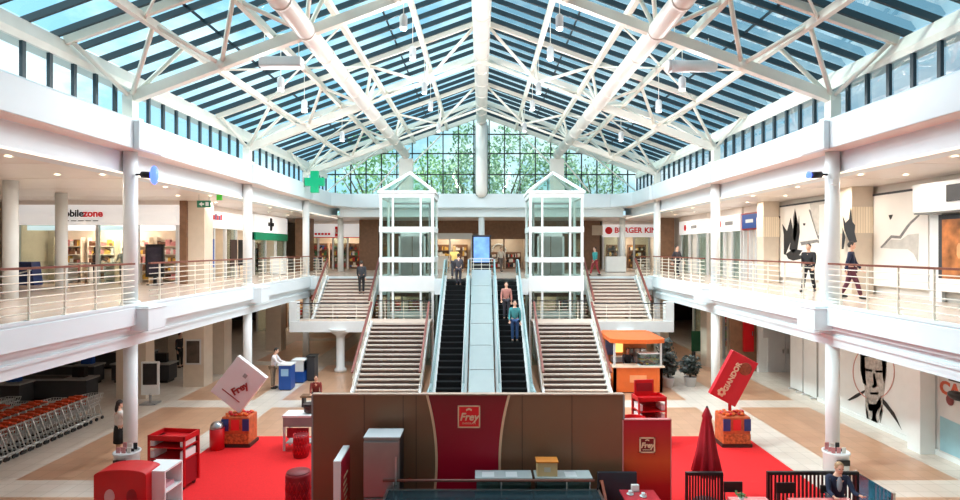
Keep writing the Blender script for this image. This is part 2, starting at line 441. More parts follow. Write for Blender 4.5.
# gable window
w = thing('window_3', 'gable window of clear glass with thin dark mullions and trees behind', 'window', (0,YB,0), kind='structure')
mb = MB(); mb.add([(-10,0,9.6),(10,0,9.6),(10,0,rz(10)),(0,0,rz(0)),(-10,0,rz(10))], [(0,1,2,3,4)]); mb.build('pane', glassmat('gable_glass', (222, 240, 232), .04), w)
mb = MB()
x = -9.5
while x < 9.6: mb.box(x-.035, x+.035, -.05, .05, 9.6, rz(x)-.05); x += 1.0
for z in (10.89, 12.25, 13.5):
    hx = min(10, (RZ0-z)/SL); mb.box(-hx, hx, -.05, .05, z-.035, z+.035)
mb.build('mullion', M('dark_mullion', (36, 44, 46), .5, var=0), w)
for sgn, side in ((-1,'left'),(1,'right')):
    mb = MB(); mb.box(sgn*4.85-.44, sgn*4.85+.44, 35.85, 36.32, 9.61, EYE+5.8)
    struct('duct_riser', mb, TUBEM, 'square pale duct dropping before the gable window on the %s' % side, 'duct')
mb = MB(); mb.lathe([(.02,9.32),(.2,9.36),(.33,9.5),(.38,9.75),(.38,RZ0-.8)], 0, 35.7, 24)
o = struct('duct_mast', mb, TUBEM, 'round pale duct with rounded lower end hanging before the gable window', 'duct')
mb = MB(); mb.tube((-.41,35.66,9.75),(-.41,35.66,RZ0-1),.025); mb.tube((.41,35.66,9.75),(.41,35.66,RZ0-1),.025)
mb.path([(.41*math.cos(PI+PI*i/12),35.66,9.75+.41*math.sin(PI+PI*i/12)) for i in range(13)], .025); mb.build('seam', DGREY, o)

# hanging things under the roof
i = 0
for sgn, side in ((-1,'left'),(1,'right')):
    for j, (x, z, y) in enumerate(((2.2,EYE+6.2,15.8),(2.2,EYE+6.05,17.9),(2.2,EYE+6.0,21.6),(2.2,EYE+6.0,24.2),(2.2,EYE+6.0,28.6),(6.2,EYE+4.9,17.3),(6.2,EYE+4.8,19.6),(6.2,EYE+4.8,24.9))):
        lab = 'small white floodlight hung under the %s roof slope, %s %s' % (side, ORD[j if j < 5 else j-5], 'along the ridge' if j < 5 else 'along the outer duct side')
        p = thing('pendant_light', lab, 'pendant light', (sgn*x,y,z), group='pendant lights under the glass roof')
        mb = MB(); mb.lathe([(.09,0),(.11,.05),(.11,.36),(.06,.42)], n=12); mb.build('housing', LGREY, p)
        mb = MB(); mb.lathe([(.085,-.012),(.09,.0)], n=12); mb.build('lens', LAMPW, p)
        mb = MB(); mb.tube((0,0,.42),(0,0,rz(x)-.4-z+.18),.012,5); mb.build('cable', STEEL, p)
        lamp('POINT', (0,0,-.3), 90, .1, (.95,.98,1), p); lamp('AREA', (0,0,-.03), 95, .2, (.93,.97,1), p)
t = thing('roof_heater', 'long white box heater hung under the left roof slope', 'heater', (-5.85,16.4,EYE+5.3))
mb = MB(); mb.box(-.62,.62,-.2,.2,0,.3); mb.build('body', LGREY, t, bevel=.05)
mb = MB(); [mb.tube((x,0,.3),(x,0,rz(5.85+x)-EYE-5.3-.3),.012,5) for x in (-.5,.5)]; mb.build('cable', STEEL, t)
t = thing('roof_heater', 'long white round heater hung under the right roof slope', 'heater', (6.15,16.4,EYE+5.35))
mb = MB(); mb.tube((-.7,0,0),(.7,0,0),.17,16); mb.tube((-.72,0,0),(-.6,0,0),.19,16); mb.build('body', LGREY, t)
mb = MB(); [mb.tube((x,0,.17),(x,0,rz(6.15+x)-EYE-5.35-.3),.012,5) for x in (-.5,.5)]; mb.build('cable', STEEL, t)

# ------------------------------------------------------------------ trees outside the gable
def tree(label, x, y, h, r, cols, seed):
    rnd = random.Random(seed)
    t = thing('tree', label, 'tree', (x,y,0), group='trees beyond the gable window')
    mb = MB(); mb.tube((0,0,0),(0,0,h*.55),.3,8,r2=.2)
    for k in range(7):
        a = rnd.random()*2*PI; mb.tube((0,0,h*(.35+.04*k)),(math.cos(a)*r*.7,math.sin(a)*r*.7,h*(.55+.05*k)),.1,6,r2=.04)
    mb.build('trunk', M('tree_bark', (108, 96, 80), .8, var=.2), t)
    mb = MB()
    for _ in range(2000):
        while True:
            p = Vector((rnd.uniform(-1,1),rnd.uniform(-1,1),rnd.uniform(-1,1)))
            if .35 < p.length < 1 and math.sin(p.x*5+seed)+math.cos(p.z*6+seed*2)+math.sin(p.y*4) > -.9: break
        c = Vector((p.x*r, p.y*r, h*.66 + p.z*h*.36))
        a = Vector((rnd.uniform(-1,1),rnd.uniform(-1,1),rnd.uniform(-1,1))).normalized(); b = a.orthogonal().normalized()
        s = rnd.uniform(.12,.26)
        mb.quad(c-a*s, c-b*s*.6, c+a*s, c+b*s*.6, rnd.randrange(3))
    mb.build('crown', cols, t)
LEAF = [M('leaf_light_green', (176, 212, 148), .6, var=.1), M('leaf_green', (142, 186, 120), .6, var=.1), M('leaf_pale_green', (206, 228, 186), .6, var=.1)]
LEAF2 = [M('leaf_grey_green', (164, 190, 158), .6, var=.1), M('leaf_dark_green', (122, 156, 116), .6, var=.1), LEAF[2]]
tree('bright green tree at the left end of the gable window', -10.5, 52, 17, 3.6, LEAF, 1)
tree('bushy green tree behind the left lift tower top', -5.2, 62, 17.5, 3.4, LEAF, 2)
tree('grey green tree left of the middle of the gable window', -1.0, 53, 18, 2.9, LEAF2, 3)
tree('grey green tree right of the middle of the gable window', 3.0, 60, 19.5, 3.0, LEAF2, 4)
tree('pale green tree behind the right lift tower top', 6.2, 53, 17.5, 3.0, LEAF2, 5)
tree('tall dark tree beyond the right end of the gable window', 12, 60, 18.5, 3.4, LEAF2, 6)
mb = MB(); mb.box(-40,40,48.2,90,-.6,-.5)
struct('ground_outside', mb, M('lawn', (120, 140, 90), .9, var=.1), 'lawn outside the far end of the hall', 'ground')
# ================================================================== RAILINGS
def railing(a, b, label, posts=7, h=1.09, bars=6, railm=WOODR, group=None, hand_w=.07, name='railing'):
    a = Vector(a); b = Vector(b); d = b - a
    t = thing(name, label, 'railing', a, group=group)
    up = Vector((0,0,1))
    mb = MB(); mb.beam(up*h, d+up*h, hand_w, .05); mb.build('handrail', railm, t)
    for i in range(posts):
        p = d*((i+.5)/posts)
        mb = MB(); mb.beam(p, p+up*(h-.02), .045, .02, up=d.normalized()); mb.box(p.x-.05,p.x+.05,p.y-.05,p.y+.05,p.z+.0,p.z+.03); mb.build('post', RAILM, t)
    for i in range(bars):
        z = .16 + i*(h-.3)/(bars-1)
        mb = MB(); mb.tube(up*z, d+up*z, .014, 6); mb.build('rail_bar', RAILM, t)
    return t
for sgn, side in ((-1,'left'),(1,'right')):
    for k in range(1,4):
        y0 = BAY*(k)+.35+ (0 if k else 0); y1 = BAY*(k+1)-.35
        if k == 0: y0 = 1.0
        yy0, yy1 = (y0+BAY*0, y1)
        railing((sgn*9.4, yy0, F2+.06), (sgn*9.4, yy1, F2+.06), 'wood-topped cream railing of the %s gallery, %s bay in view from the near end' % (side, ORD[k-1]), group='gallery railings')
    railing((sgn*9.4, GEND-.05, F2+.02), (sgn*8.7, GEND-.05, F2+.02), 'short cream railing between %s gallery and upper stair' % side, posts=2, group=None)

# ================================================================== STAIRS
LZ = 2.48
for sgn, side in ((-1,'left'),(1,'right')):
    st = thing('staircase', 'staircase with pale treads, dark gaps and half landing on the %s of the escalators' % side, 'staircase', (0,0,0))
    def bx(name, x0,x1,y0,y1,z0,z1, m, bev=0): mb = MB(); mb.box(sgn*x0,sgn*x1,y0,y1,z0,z1); return mb.build(name, m, st, bevel=bev)
    TR = M('stair_tread', (226, 212, 200), .4, var=.04)
    # lower flight
    n1 = 15; y0, y1 = 23.35, 27.2
    for i in range(n1):
        z = LZ*(i+1)/n1 - (.0); y = y0 + (y1-y0)*i/n1
        if i < n1-1: bx('tread', 2.62, 5.28, y, y+.3, z-.05, z, TR); bx('gap_shade', 2.66, 5.24, y+.16, y+.18, z, z+.105, DBROWN)  # dark strip stands in for the shade in the open gap
    for x in (2.55, 5.35):
        mb = MB(); mb.prism([(y0-.3,0),(y0+.1,0),(y1+.1,LZ-.28),(y1+.1,LZ+.08),(y1-.1,LZ+.08),(y0-.35,.15)], 0, sgn*(x-.05), sgn*(x+.05)); mb.build('stringer', WHITE, st)
        mb = MB(); a = Vector((sgn*x,y0-.2,.95)); b = Vector((sgn*x,y1+.05,LZ+.98)); mb.beam(a,b,.1,.09); h = mb.build('handrail', M('red_brown_handrail', (128, 70, 60), .4, var=.08), st)
        mb = MB()
        for q in range(6):
            p = a.lerp(b,(q+.3)/6); mb.tube((p.x,p.y,p.z-.92),p,.02,6)
        mb.build('baluster', RAILM, st)
        for q in (.25,.45,.65):
            mb = MB(); mb.tube(a-Vector((0,0,q)), b-Vector((0,0,q)), .012, 6); mb.build('rail_bar', RAILM, st)
    # landing
    bx('landing', 2.5, 9.25, 27.2, 28.7, LZ-.3, LZ, M('landing_tan', (222, 200, 184), .45, var=.03))
    bx('landing_fascia', 5.45, 9.3, 27.12, 27.2, LZ-.46, LZ+.06, WHITE)
    bx('landing_nosing', 2.5, 5.45, 27.15, 27.2, LZ-.16, LZ, TR)
    bx('corner_post', 8.95, 9.35, 27.2, 27.6, LZ-.46, LZ+1.0, WHITE)
    # upper flight
    n2 = 12; y2, y3 = 28.6, 31.25
    for i in range(n2):
        z = LZ + (F2-LZ)*(i+1)/n2; y = y2 + (y3-y2)*i/n2
        if i < n2-1: bx('tread', 5.82, 8.5, y, y+.27, z-.07, z, TR); bx('gap_shade', 5.86, 8.46, y+.23, y+.25, z, z+.08, M('gap_shade_brown', (120,96,84), .5))  # brown strip again paints the shade between open treads
    for x in (5.72, 8.6):
        mb = MB(); mb.prism([(y2-.2,LZ),(y2+.15,LZ-.1),(y3,F2-.3),(y3,F2+.1),(y3-.15,F2+.1)], 0, sgn*(x-.05), sgn*(x+.05)); mb.build('stringer', WHITE, st)
        mb = MB(); a = Vector((sgn*x,y2-.15,LZ+.95)); b = Vector((sgn*x,y3+.1,F2+1.02)); mb.beam(a,b,.1,.09); mb.build('handrail', MATS['red_brown_handrail'], st)
        mb = MB()
        for q in range(4):
            p = a.lerp(b,(q+.3)/4); mb.tube((p.x,p.y,p.z-.92),p,.02,6)
        mb.build('baluster', RAILM, st)
        for q in (.25,.45,.65):
            mb = MB(); mb.tube(a-Vector((0,0,q)), b-Vector((0,0,q)), .012, 6); mb.build('rail_bar', RAILM, st)
    # support with flared head
    mb = MB(); cx, cy = sgn*6.95, 27.6
    mb.lathe([(.29,0),(.29,.16),(.2,.22),(.2,1.7),(.24,1.8),(.6,2.06),(.66,LZ-.31)], cx, cy, 20); mb.build('support', WHITE, st)
    for s_, nm in (('front', 0), ('lift', 1)):
        if nm == 0: railing((sgn*5.5,27.22,LZ), (sgn*8.95,27.22,LZ), 'dark-topped landing railing of the %s staircase, beside the lower flight' % side, posts=3, h=.92, bars=5, railm=DGREY, hand_w=.05)
        else: railing((sgn*2.55,28.62,LZ), (sgn*5.4,28.62,LZ), 'dark-topped landing railing of the %s staircase, before the lift tower' % side, posts=3, h=.92, bars=5, railm=DGREY, hand_w=.05)

# ================================================================== LIFT TOWERS
LIFTG = glassmat('mint_lift_glass', (232, 246, 240), .06)
for sgn, side in ((-1,'left'),(1,'right')):
    t = thing('lift_tower', 'white framed glass lift tower with pyramid roof, %s of the escalators' % side, 'lift', (sgn*3.86, 30.15, 0))
    W, Dp, ZT = 1.4, 1.25, 8.95
    for sx in (-1,1):
        for sy in (-1,1):
            mb = MB(); mb.box(sx*W-.13*(sx>0),sx*W+.13*(sx<0),sy*Dp-.13*(sy>0),sy*Dp+.13*(sy<0),0,ZT); mb.build('corner_post', WHITE, t)
    for nm, z0, z1 in (('slab_band',3.86,4.66),('frame_band',5.36,5.62),('frame_band',6.92,7.2),('frame_band',8.7,8.98)):
        mb = MB()
        mb.box(-W-.03,W+.03,-Dp-.03,-Dp+.12,z0,z1); mb.box(-W-.03,W+.03,Dp-.12,Dp+.03,z0,z1); mb.box(-W-.03,-W+.12,-Dp,Dp,z0,z1); mb.box(W-.12,W+.03,-Dp,Dp,z0,z1)
        mb.build(nm, WHITE, t)
    mb = MB()
    for z0, z1 in ((.05,3.86),(4.66,5.36),(5.62,6.92),(7.2,8.7)):
        mb.quad((-W,-Dp+.05,z0),(W,-Dp+.05,z0),(W,-Dp+.05,z1),(-W,-Dp+.05,z1)); mb.quad((-W+.05,-Dp,z0),(-W+.05,Dp,z0),(-W+.05,Dp,z1),(-W+.05,-Dp,z1))
        mb.quad((W-.05,-Dp,z0),(W-.05,Dp,z0),(W-.05,Dp,z1),(W-.05,-Dp,z1)); mb.quad((-W,Dp-.05,z0),(W,Dp-.05,z0),(W,Dp-.05,z1),(-W,Dp-.05,z1))
    mb.build('glass', LIFTG, t)
    for x in (-.72*W/1.4*1.0, .72*W/1.4):
        mb = MB(); mb.box(x-.05,x+.05,-Dp+.0,-Dp+.1,0,8.7); mb.build('mullion', WHITE, t)
    mb = MB(); a = [(-W-.05,-Dp-.05),(W+.05,-Dp-.05),(W+.05,Dp+.05),(-W-.05,Dp+.05)]; top = (0,0,10.15)
    for i in range(4): p = a[i]; mb.beam((p[0],p[1],9.0), top, .12, .14)
    for i in range(4): p, q = a[i], a[(i+1)%4]; mb.beam((p[0],p[1],9.0),(q[0],q[1],9.0),.12,.12)
    mb.build('roof_frame', WHITE, t)
    mb = MB()
    for i in range(4): p, q = a[i], a[(i+1)%4]; mb.add([(p[0],p[1],9.02),(q[0],q[1],9.02),(0,0,10.12)],[(0,1,2)])
    mb.build('roof_glass', LIFTG, t)
    # shaft rails, back door and cabin
    mb = MB(); [mb.box(x-.05,x+.05,.7,.8,0,8.6) for x in (-1.0,1.0)]; mb.box(-1.0,1.0,.7,.8,8.5,8.6); mb.build('guide_rail', MGREY, t)
    for z in (.05, 4.6):
        for s in (-1,1):
            mb = MB(); mb.box(s*.02,s*.62,1.02,1.08,z,z+2.15); mb.build('door', CHROME, t)
        mb = MB(); mb.box(-.75,-.64,1.0,1.1,z,z+2.3); mb.box(.64,.75,1.0,1.1,z,z+2.3); mb.box(-.75,.75,1.0,1.1,z+2.15,z+2.3); mb.build('door_frame', LGREY, t)
    zc = .15
    mb = MB(); mb.box(-1.05,1.05,-.75,.65,zc,zc+.12); mb.box(-1.05,1.05,-.75,.65,zc+2.3,zc+2.5); [mb.box(x-.05,x+.05,y-.05,y+.05,zc,zc+2.4) for x in (-1.0,1.0) for y in (-.7,.6)]
    mb.build('cabin', LGREY, t)

# ================================================================== ESCALATORS
SLP = math.tan(math.radians(30))
ET, EB = 28.85, 28.85 - 4.5/SLP
for sgn, side in ((-1,'left'),(1,'right')):
    e = thing('escalator', 'dark-stepped escalator with glass sides, %s of the pair' % side, 'escalator', (sgn*1.28,0,0))
    mb = MB()
    for i in range(int(4.5/.2)):
        z = .2*(i+1); y = EB + .2*i/SLP
        mb.box(-.5,.5,y,y+.2/SLP+.02,z-.2,z)
    mb.box(-.5,.5,EB-1.6,EB,-.0,.02); mb.build('step_band', M('black_step', (15, 16, 18), .7, var=.05, scale=12, spec=.2), e)
    mb = MB(); mb.box(-.5,.5,ET-.25,ET+.6,4.5,4.52); mb.box(-.5,.5,EB-2,EB-1.0,.02,.03); mb.build('comb_plate', CHROME, e)
    for s in (-1,1):
        mb = MB(); mb.prism([(EB-1.5,0),(EB,0),(ET,4.35),(ET+.1,4.35),(ET+.1,4.68),(ET-.1,4.68),(EB-.1,.22),(EB-1.5,.22)], 0, s*.5, s*.72); mb.build('skirt', LGREY, e)
        pg = [(EB-1.5,.22),(EB-.1,.22),(ET-.1,4.68),(ET+1.2,4.68),(ET+1.3,5.4),(ET,5.45),(EB-.2,1.0),(EB-1.6,1.0)]
        mb = MB(); mb.prism(pg, 0, s*.6, s*.62); mb.build('glass_side', GLASST, e)
        pts = [(s*.61,y,z) for y,z in ((EB-1.6,.3),(EB-1.8,.65),(EB-1.6,1.0),(EB-.2,1.02),(ET,5.47),(ET+1.2,5.47),(ET+1.4,5.1),(ET+1.25,4.75))]
        mb = MB(); mb.path(pts,.04,8); mb.build('handrail', M('teal_handrail', (146, 174, 178), .35, var=.03), e)
    mb = MB(); mb.prism([(EB-1.5,-.0),(EB+.3,0),(ET,3.9),(ET,4.35),(EB,.0)], 0, -.7, .7); mb.build('underside', LGREY, e)
t = thing('escalator_divider', 'pale grey sloping metal cover between the two escalators', 'cover panel', (0,0,0))
n = 6
for i in range(n):
    y0 = EB + (ET-EB)*i/n; y1 = EB + (ET-EB)*(i+1)/n - .03
    f = lambda y: (y-EB)*SLP + .5
    mb = MB(); mb.prism([(y0,f(y0)-.25),(y1,f(y1)-.25),(y1,f(y1)),(y0,f(y0))], 0, -.5, .5); mb.build('cover_panel', M('pale_cover', (160, 172, 172), .25, .3, var=.02), t)
mb = MB(); mb.box(-.5,.5,EB-.6,EB+.1,0,.5); mb.box(-.5,.5,ET,ET+.1,4.5,4.95); mb.build('end_panel', LGREY, t)

railing((-.62,29.0,F2), (.62,29.0,F2), 'small cream railing before the information screen', posts=3, h=1.05, bars=5, railm=LGREY, hand_w=.05)

# information screen
t = thing('info_screen', 'tall black information screen with blue display at the escalator top', 'screen', (-.0,29.5,F2))
mb = MB(); mb.box(-.3,.3,-.16,.16,0,.08); mb.box(-.5,.5,-.07,.07,.08,2.28); mb.build('housing', BLACK, t, bevel=.02)
m = M('screen_blue', (104, 146, 216), .3, var=.35, scale=2.2); 
nt = m.node_tree; b = nt.nodes['Principled BSDF']; nt.links.new(nt.nodes['Color Ramp'].outputs[0], b.inputs['Emission Color']); b.inputs['Emission Strength'].default_value = .5
mb = MB(); mb.box(-.41,.41,-.08,-.068,.85,2.18); mb.build('display', m, t)

# ================================================================== LIGHT + CAMERA
W = bpy.data.worlds.new('sky'); S.world = W; W.use_nodes = True
nt = W.node_tree; N = nt.nodes; L = nt.links
tc = N.new('ShaderNodeTexCoord'); mp = N.new('ShaderNodeMapping'); mp.inputs['Scale'].default_value = (1,1,2.0)
nz = N.new('ShaderNodeTexNoise'); nz.inputs['Scale'].default_value = 4.5; nz.inputs['Detail'].default_value = 6; nz.inputs['Roughness'].default_value = .6
r = N.new('ShaderNodeValToRGB')
r.color_ramp.elements[0].position = .44; r.color_ramp.elements[0].color = lin((140, 180, 202))
r.color_ramp.elements[1].position = .7; r.color_ramp.elements[1].color = lin((232, 240, 244))
L.new(tc.outputs['Generated'], mp.inputs['Vector']); L.new(mp.outputs[0], nz.inputs['Vector']); L.new(nz.outputs['Fac'], r.inputs['Fac'])
bg = N['Background']; L.new(r.outputs[0], bg.inputs['Color']); bg.inputs['Strength'].default_value = 1.9
sp = N.new('ShaderNodeSeparateXYZ'); mr = N.new('ShaderNodeMapRange'); mr.inputs['From Min'].default_value = -.8; mr.inputs['From Max'].default_value = .9; mr.inputs['To Min'].default_value = 1.1; mr.inputs['To Max'].default_value = .55
mx = N.new('ShaderNodeVectorMath'); mx.operation = 'SCALE'
L.new(tc.outputs['Generated'], sp.inputs[0]); L.new(sp.outputs[0], mr.inputs['Value']); L.new(r.outputs[0], mx.inputs[0]); L.new(mr.outputs[0], mx.inputs['Scale']); L.new(mx.outputs[0], bg.inputs['Color'])

s = bpy.data.lights.new('sun', 'SUN'); s.energy = 3.2; s.angle = math.radians(9); s.color = (1,.95,.87)
o = bpy.data.objects.new('sun', s); COL.objects.link(o)
d = Vector((1,.22,-.80)); o.rotation_euler = d.to_track_quat('-Z','Y').to_euler(); o.location = (-20,0,30)

# ceiling downlights of the galleries: each fixture with its own lamp
def downlights(side, sgn, level, z, xs_, ys_, power, cat='downlight', off=0):
    k = off
    for yi, y in enumerate(ys_):
        for xi, x in enumerate(xs_):
            lab = '%s %s gallery recessed downlight, %s row from the hall, %s from viewer' % (level, side, ORD[xi], ORD[yi])
            t = thing('downlight', lab, cat, (sgn*x, y, z), group='recessed downlights, %s %s' % (side, level))
            mb = MB(); mb.lathe([(.1,-.012),(.1,.0),(.065,.0)], n=14, cap=False); mb.build('rim', WHITE, t)
            mb = MB(); mb.lathe([(.065,-.006),(.065,-.002)], n=14); mb.build('lens', LAMP, t)
            lamp('AREA', (0,0,-.02), power, .2, (1,.92,.84), t)
yy = [12.9+3.2*i for i in range(8)]
downlights('left', -1, 'upper', 8.19, (10.9, 12.2), yy, 24)
downlights('right', 1, 'upper', 8.19, (10.9, 12.2), yy, 24)
downlights('left', -1, 'lower', 3.6, (11.6, 14.6), [11+4.4*i for i in range(7)], 5)  # lower rows are out of view, added for light under the galleries
downlights('right', 1, 'lower', 3.6, (11.6,), [9+4.4*i for i in range(7)], 16)  # also unseen, there to light the right side of the ground floor

cam = bpy.data.cameras.new('camera'); co = bpy.data.objects.new('camera', cam); COL.objects.link(co)
co.location = (0,0,EYE); co.rotation_euler = (PI/2,0,0)
cam.lens = 36*FOC/960; cam.sensor_width = 36; cam.clip_start = .05; cam.clip_end = 500
cam.shift_x = -1.5/960; cam.shift_y = -1/960
S.camera = co
S.view_settings.view_transform = 'Standard'; S.view_settings.look = 'None'; S.view_settings.gamma = 1; S.view_settings.use_curve_mapping = False
S.view_settings.exposure = .42
S.cycles.use_denoising = True
S.cycles.max_bounces = 8; S.cycles.diffuse_bounces = 5; S.cycles.transparent_max_bounces = 24
S.cycles.caustics_reflective = False; S.cycles.caustics_refractive = False
# ================================================================== SHOPS
WARMW = M('shop_wall_warm', (238, 222, 202), .6, var=.06)
SHOPL = M('shop_light_panel', (255, 238, 214), .4, var=0, emit=3)
GOODS = [M('goods_'+n, c, .5, var=.2, scale=9) for n, c in (('red',(186,44,40)),('white',(224,220,212)),('brown',(120,80,56)),('green',(70,120,80)),('blue',(60,90,150)),('yellow',(214,170,80)),('black',(36,34,34)),('pink',(210,140,140)))]
def shelf_unit(label, loc, rot, w=1.4, h=1.9, d=.45, n=4, seed=1, pal=None, frame=None, group=None):
    rnd = random.Random(seed)
    t = thing('display_shelf', label, 'shelf', loc, rot, group)
    mb = MB(); mb.box(-w/2,-w/2+.04,-d/2,d/2,0,h); mb.box(w/2-.04,w/2,-d/2,d/2,0,h); mb.box(-w/2+.04,w/2-.04,d/2-.03,d/2,0,h); mb.build('frame', frame or BROWN, t)
    for i in range(n):
        z = .1+i*(h-.15)/n
        mb = MB(); mb.box(-w/2+.04,w/2-.04,-d/2,d/2-.03,z,z+.035); mb.build('shelf_board', frame or BROWN, t)
        mb = MB(); x = -w/2+.06
        while x < w/2-.12:
            ww = rnd.uniform(.06,.2); hh = rnd.uniform(.12,(h-.15)/n-.08)
            mb.box(x,min(x+ww,w/2-.05),-d/2+.03,d/2-.06,z+.036,z+.036+hh,rnd.randrange(len(pal or GOODS))); x += ww+.015
        mb.build('goods', pal or GOODS, t)['kind'] = 'stuff'
    return t
def shop(label, loc, rot, w, depth=2.6, zs=(2.62,3.5), sign=WHITE, inner=WARMW, open_w=None, glass=True, bulge=0.0, posts=3, back_h=3.7, light=40, cat='shop', lowband=None, post_m=None):
    t = thing('shop', label, cat, loc, rot, kind=None)
    mb = MB()
    if bulge:
        pf = [(-.05-bulge*math.sin(PI*i/8), zs[0]+(zs[1]-zs[0])*i/8) for i in range(9)] + [(.2,zs[1]),(.2,zs[0])]
        mb.prism([(y,z) for y,z in pf], 0, -w/2, w/2)
    else: mb.box(-w/2,w/2,-.12,.2,zs[0],zs[1])
    mb.build('sign_board', sign, t)
    if back_h > zs[1]+.02:
        mb = MB(); mb.box(-w/2,w/2,.0,.2,zs[1],back_h); mb.build('upper_panel', CEIL, t)
    mb = MB(); mb.box(-w/2,w/2,depth-.05,depth,0.01,back_h); mb.box(-w/2,-w/2+.05,.2,depth,.01,back_h); mb.box(w/2-.05,w/2,.2,depth,.01,back_h); mb.build('inner_wall', inner, t)
    mb = MB(); mb.box(-w/2+.05,w/2-.05,.2,depth-.05,2.9,2.96); mb.build('inner_ceiling', WHITE, t)
    mb = MB()
    for i in range(max(1,int(w/1.8))):
        x = -w/2 + w*(i+.5)/max(1,int(w/1.8)); mb.box(x-.25,x+.25,.7,1.0,2.88,2.899)
    mb.build('ceiling_light', SHOPL, t)
    if light: lamp('AREA', (0,depth*.5,2.85), light*w/4, 1.0, (1,.86,.68), t)
    for i in range(posts+1):
        x = -w/2+.06+(w-.12)*i/posts
        mb = MB(); mb.box(x-.06,x+.06,-.05,.1,0,zs[0]); mb.build('post', post_m or LGREY, t)
    if glass:
        mb = MB()
        for i in range(posts):
            if i % 2 == 0 or posts < 3:
                x0 = -w/2+.12+(w-.12)*i/posts; x1 = -w/2+(w-.12)*(i+1)/posts
                mb.box(x0,x1,.02,.03,0.02,zs[0])
        if mb.v: mb.build('glass', GLASS, t)
    if lowband:
        mb = MB(); mb.box(-w/2,w/2,-.14,.1,zs[0]-.45,zs[0]); mb.build('colour_band', lowband, t)
    return t
LITS = M('backlit_sign_white', (240,240,240), .4, var=0, emit=.35)
R90, L90 = -PI/2, PI/2
INK = M('ink_black', (34, 34, 36), .6, var=.1)
REDT = M('sign_red', (212, 22, 30), .4, var=0, emit=.12)

# phone shop facing the viewer, left
t = shop('white curved phone shop front with black and red lettering on the left gallery', (-17.0,24.8,F2), 0, 7.2, bulge=.22, posts=4, light=50, depth=1.8, sign=LITS)
text('mobile', .43, INK, t, (-1.0,-.3,3.1), bold=.012); text('zone', .44, REDT, t, (.0,-.3,3.1), bold=.014)
mb = MB(); [mb.box(-1.3+i*.32,-1.3+i*.32+.24,-.29,-.27,2.76,2.81) for i in range(5)]; mb.build('small_lettering', MGREY, t)
mb = MB(); mb.box(-3.3,3.3,.22,.28,2.38,2.6); mb.build('light_box', M('lit_white', (236,242,248), .4, var=0, emit=.7), t)
k = thing('display_counter', 'dark blue slanted display counter at the left of the phone shop', 'counter', (-19.75,24.2,F2))
mb = MB(); mb.prism([(-.62,.0),(.62,0),(.48,1.0),(-.45,1.0)], 1, -.25, .25); mb.build('body', M('navy_panel', (28,48,96), .4), k)
mb = MB(); mb.prism([(-.5,.35),(.5,.62),(.5,.68),(-.5,.41)], 1, -.27, -.25); mb.build('stripe', WHITE, k)
for i, x in enumerate((-18.3,-16.6,-15.3)):
    k = thing('phone_table', 'white phone display table inside the phone shop, %s from the left' % ORD[i], 'table', (x,25.7,F2))
    mb = MB(); mb.box(-.55,.55,-.3,.35,.86,.92); mb.build('table_top', WHITE, k)
    for sx in (-.48,.48):
        mb = MB(); mb.box(sx-.04,sx+.04,-.3,.3,0,.86); mb.build('leg', LGREY, k)
    mb = MB(); [mb.box(-.45+.18*q,-.37+.18*q,-.2,-.05,.921,.94,0) for q in range(6)]; mb.build('phones', BLACK, k)
k = thing('phone_totem', 'tall black advertising totem at the right end of the phone shop', 'advertising totem', (-14.05,24.1,F2))
mb = MB(); mb.box(-.38,.38,-.06,.06,.35,1.75); mb.box(-.25,.25,-.2,.2,0,.04); mb.box(-.06,.06,-.04,.04,.04,.4); mb.build('housing', BLACK, k)
mb = MB(); mb.box(-.31,.31,-.075,-.06,.45,1.65); mb.build('display', M('dark_screen', (58,54,66), .2, var=.3), k)
for i in range(4): shelf_unit('warm-lit accessory shelf on the phone shop back wall, %s from left' % ORD[i], (-19.4+1.6*i,26.36,F2), 0, 1.3, 2.1, .3, 5, i+3, [GOODS[1],GOODS[5],GOODS[2],GOODS[7]], WARMW)

def pillar(label, x, y, w, d, z0, z1, m, band=None):
    t = thing('pillar', label, 'pillar', (x,y,z0), kind='structure')
    mb = MB(); mb.box(-w/2,w/2,-d/2,d/2,0,z1-z0); mb.build('shaft', m, t)
    if band:
        mb = MB(); mb.box(-w/2-.02,w/2+.02,-d/2-.02,d/2+.02,band[0],band[1]); mb.build('panel_band', band[2], t)
    return t
PGRID = tilemat('lit_grid_panel', (250,236,212), (244,228,202), (206,190,166), .09, .4)
pillar('beige pillar with brown side by the phone shop', -12.75, 25.4, .75, .8, F2, 8.2, BEIGE)
pillar('narrow brown pillar left of the beige pillar by the phone shop', -13.25, 25.1, .3, .5, F2, 8.2, BROWN)
# second shop on the left side plane
t = shop('white shop front with a small coloured sign beyond the phone shop', (-13.4,29.3,F2), L90, 5.2, bulge=.12, zs=(2.6,3.45), posts=4, light=40, sign=LITS)
mb = MB(); [mb.box(-2.2+.19*i,-2.2+.19*i+.13,-.26,-.24,3.0,3.0+.22*(1 if i%3 else 1.3),i%2) for i in range(7)]; mb.build('lettering', [REDT, M('sign_violet', (120,80,140), .4)], t)
for i,(yy_,m_) in enumerate(((27.4,BLUE),(30.0,DBROWN),(31.0,BLACK))):
    k = thing('shop_poster', ('blue','brown','black')[i]+' poster standing in the window of the shop with the small coloured sign', 'poster', (-13.28,yy_,F2+.35), L90)
    mb = MB(); mb.box(-.4,.4,-.02,.02,.3,1.7); mb.build('print', m_, k); mb = MB(); mb.box(-.3,-.26,-.02,.02,-.35,.3); mb.box(.26,.3,-.02,.02,-.35,.3); mb.build('legs', MGREY, k)
for i in range(3): shelf_unit('goods shelf inside the shop with the small coloured sign, %s from viewer' % ORD[i], (-15.3,27.6+1.7*i,F2), L90, 1.4, 2.0, .4, 4, 20+i)
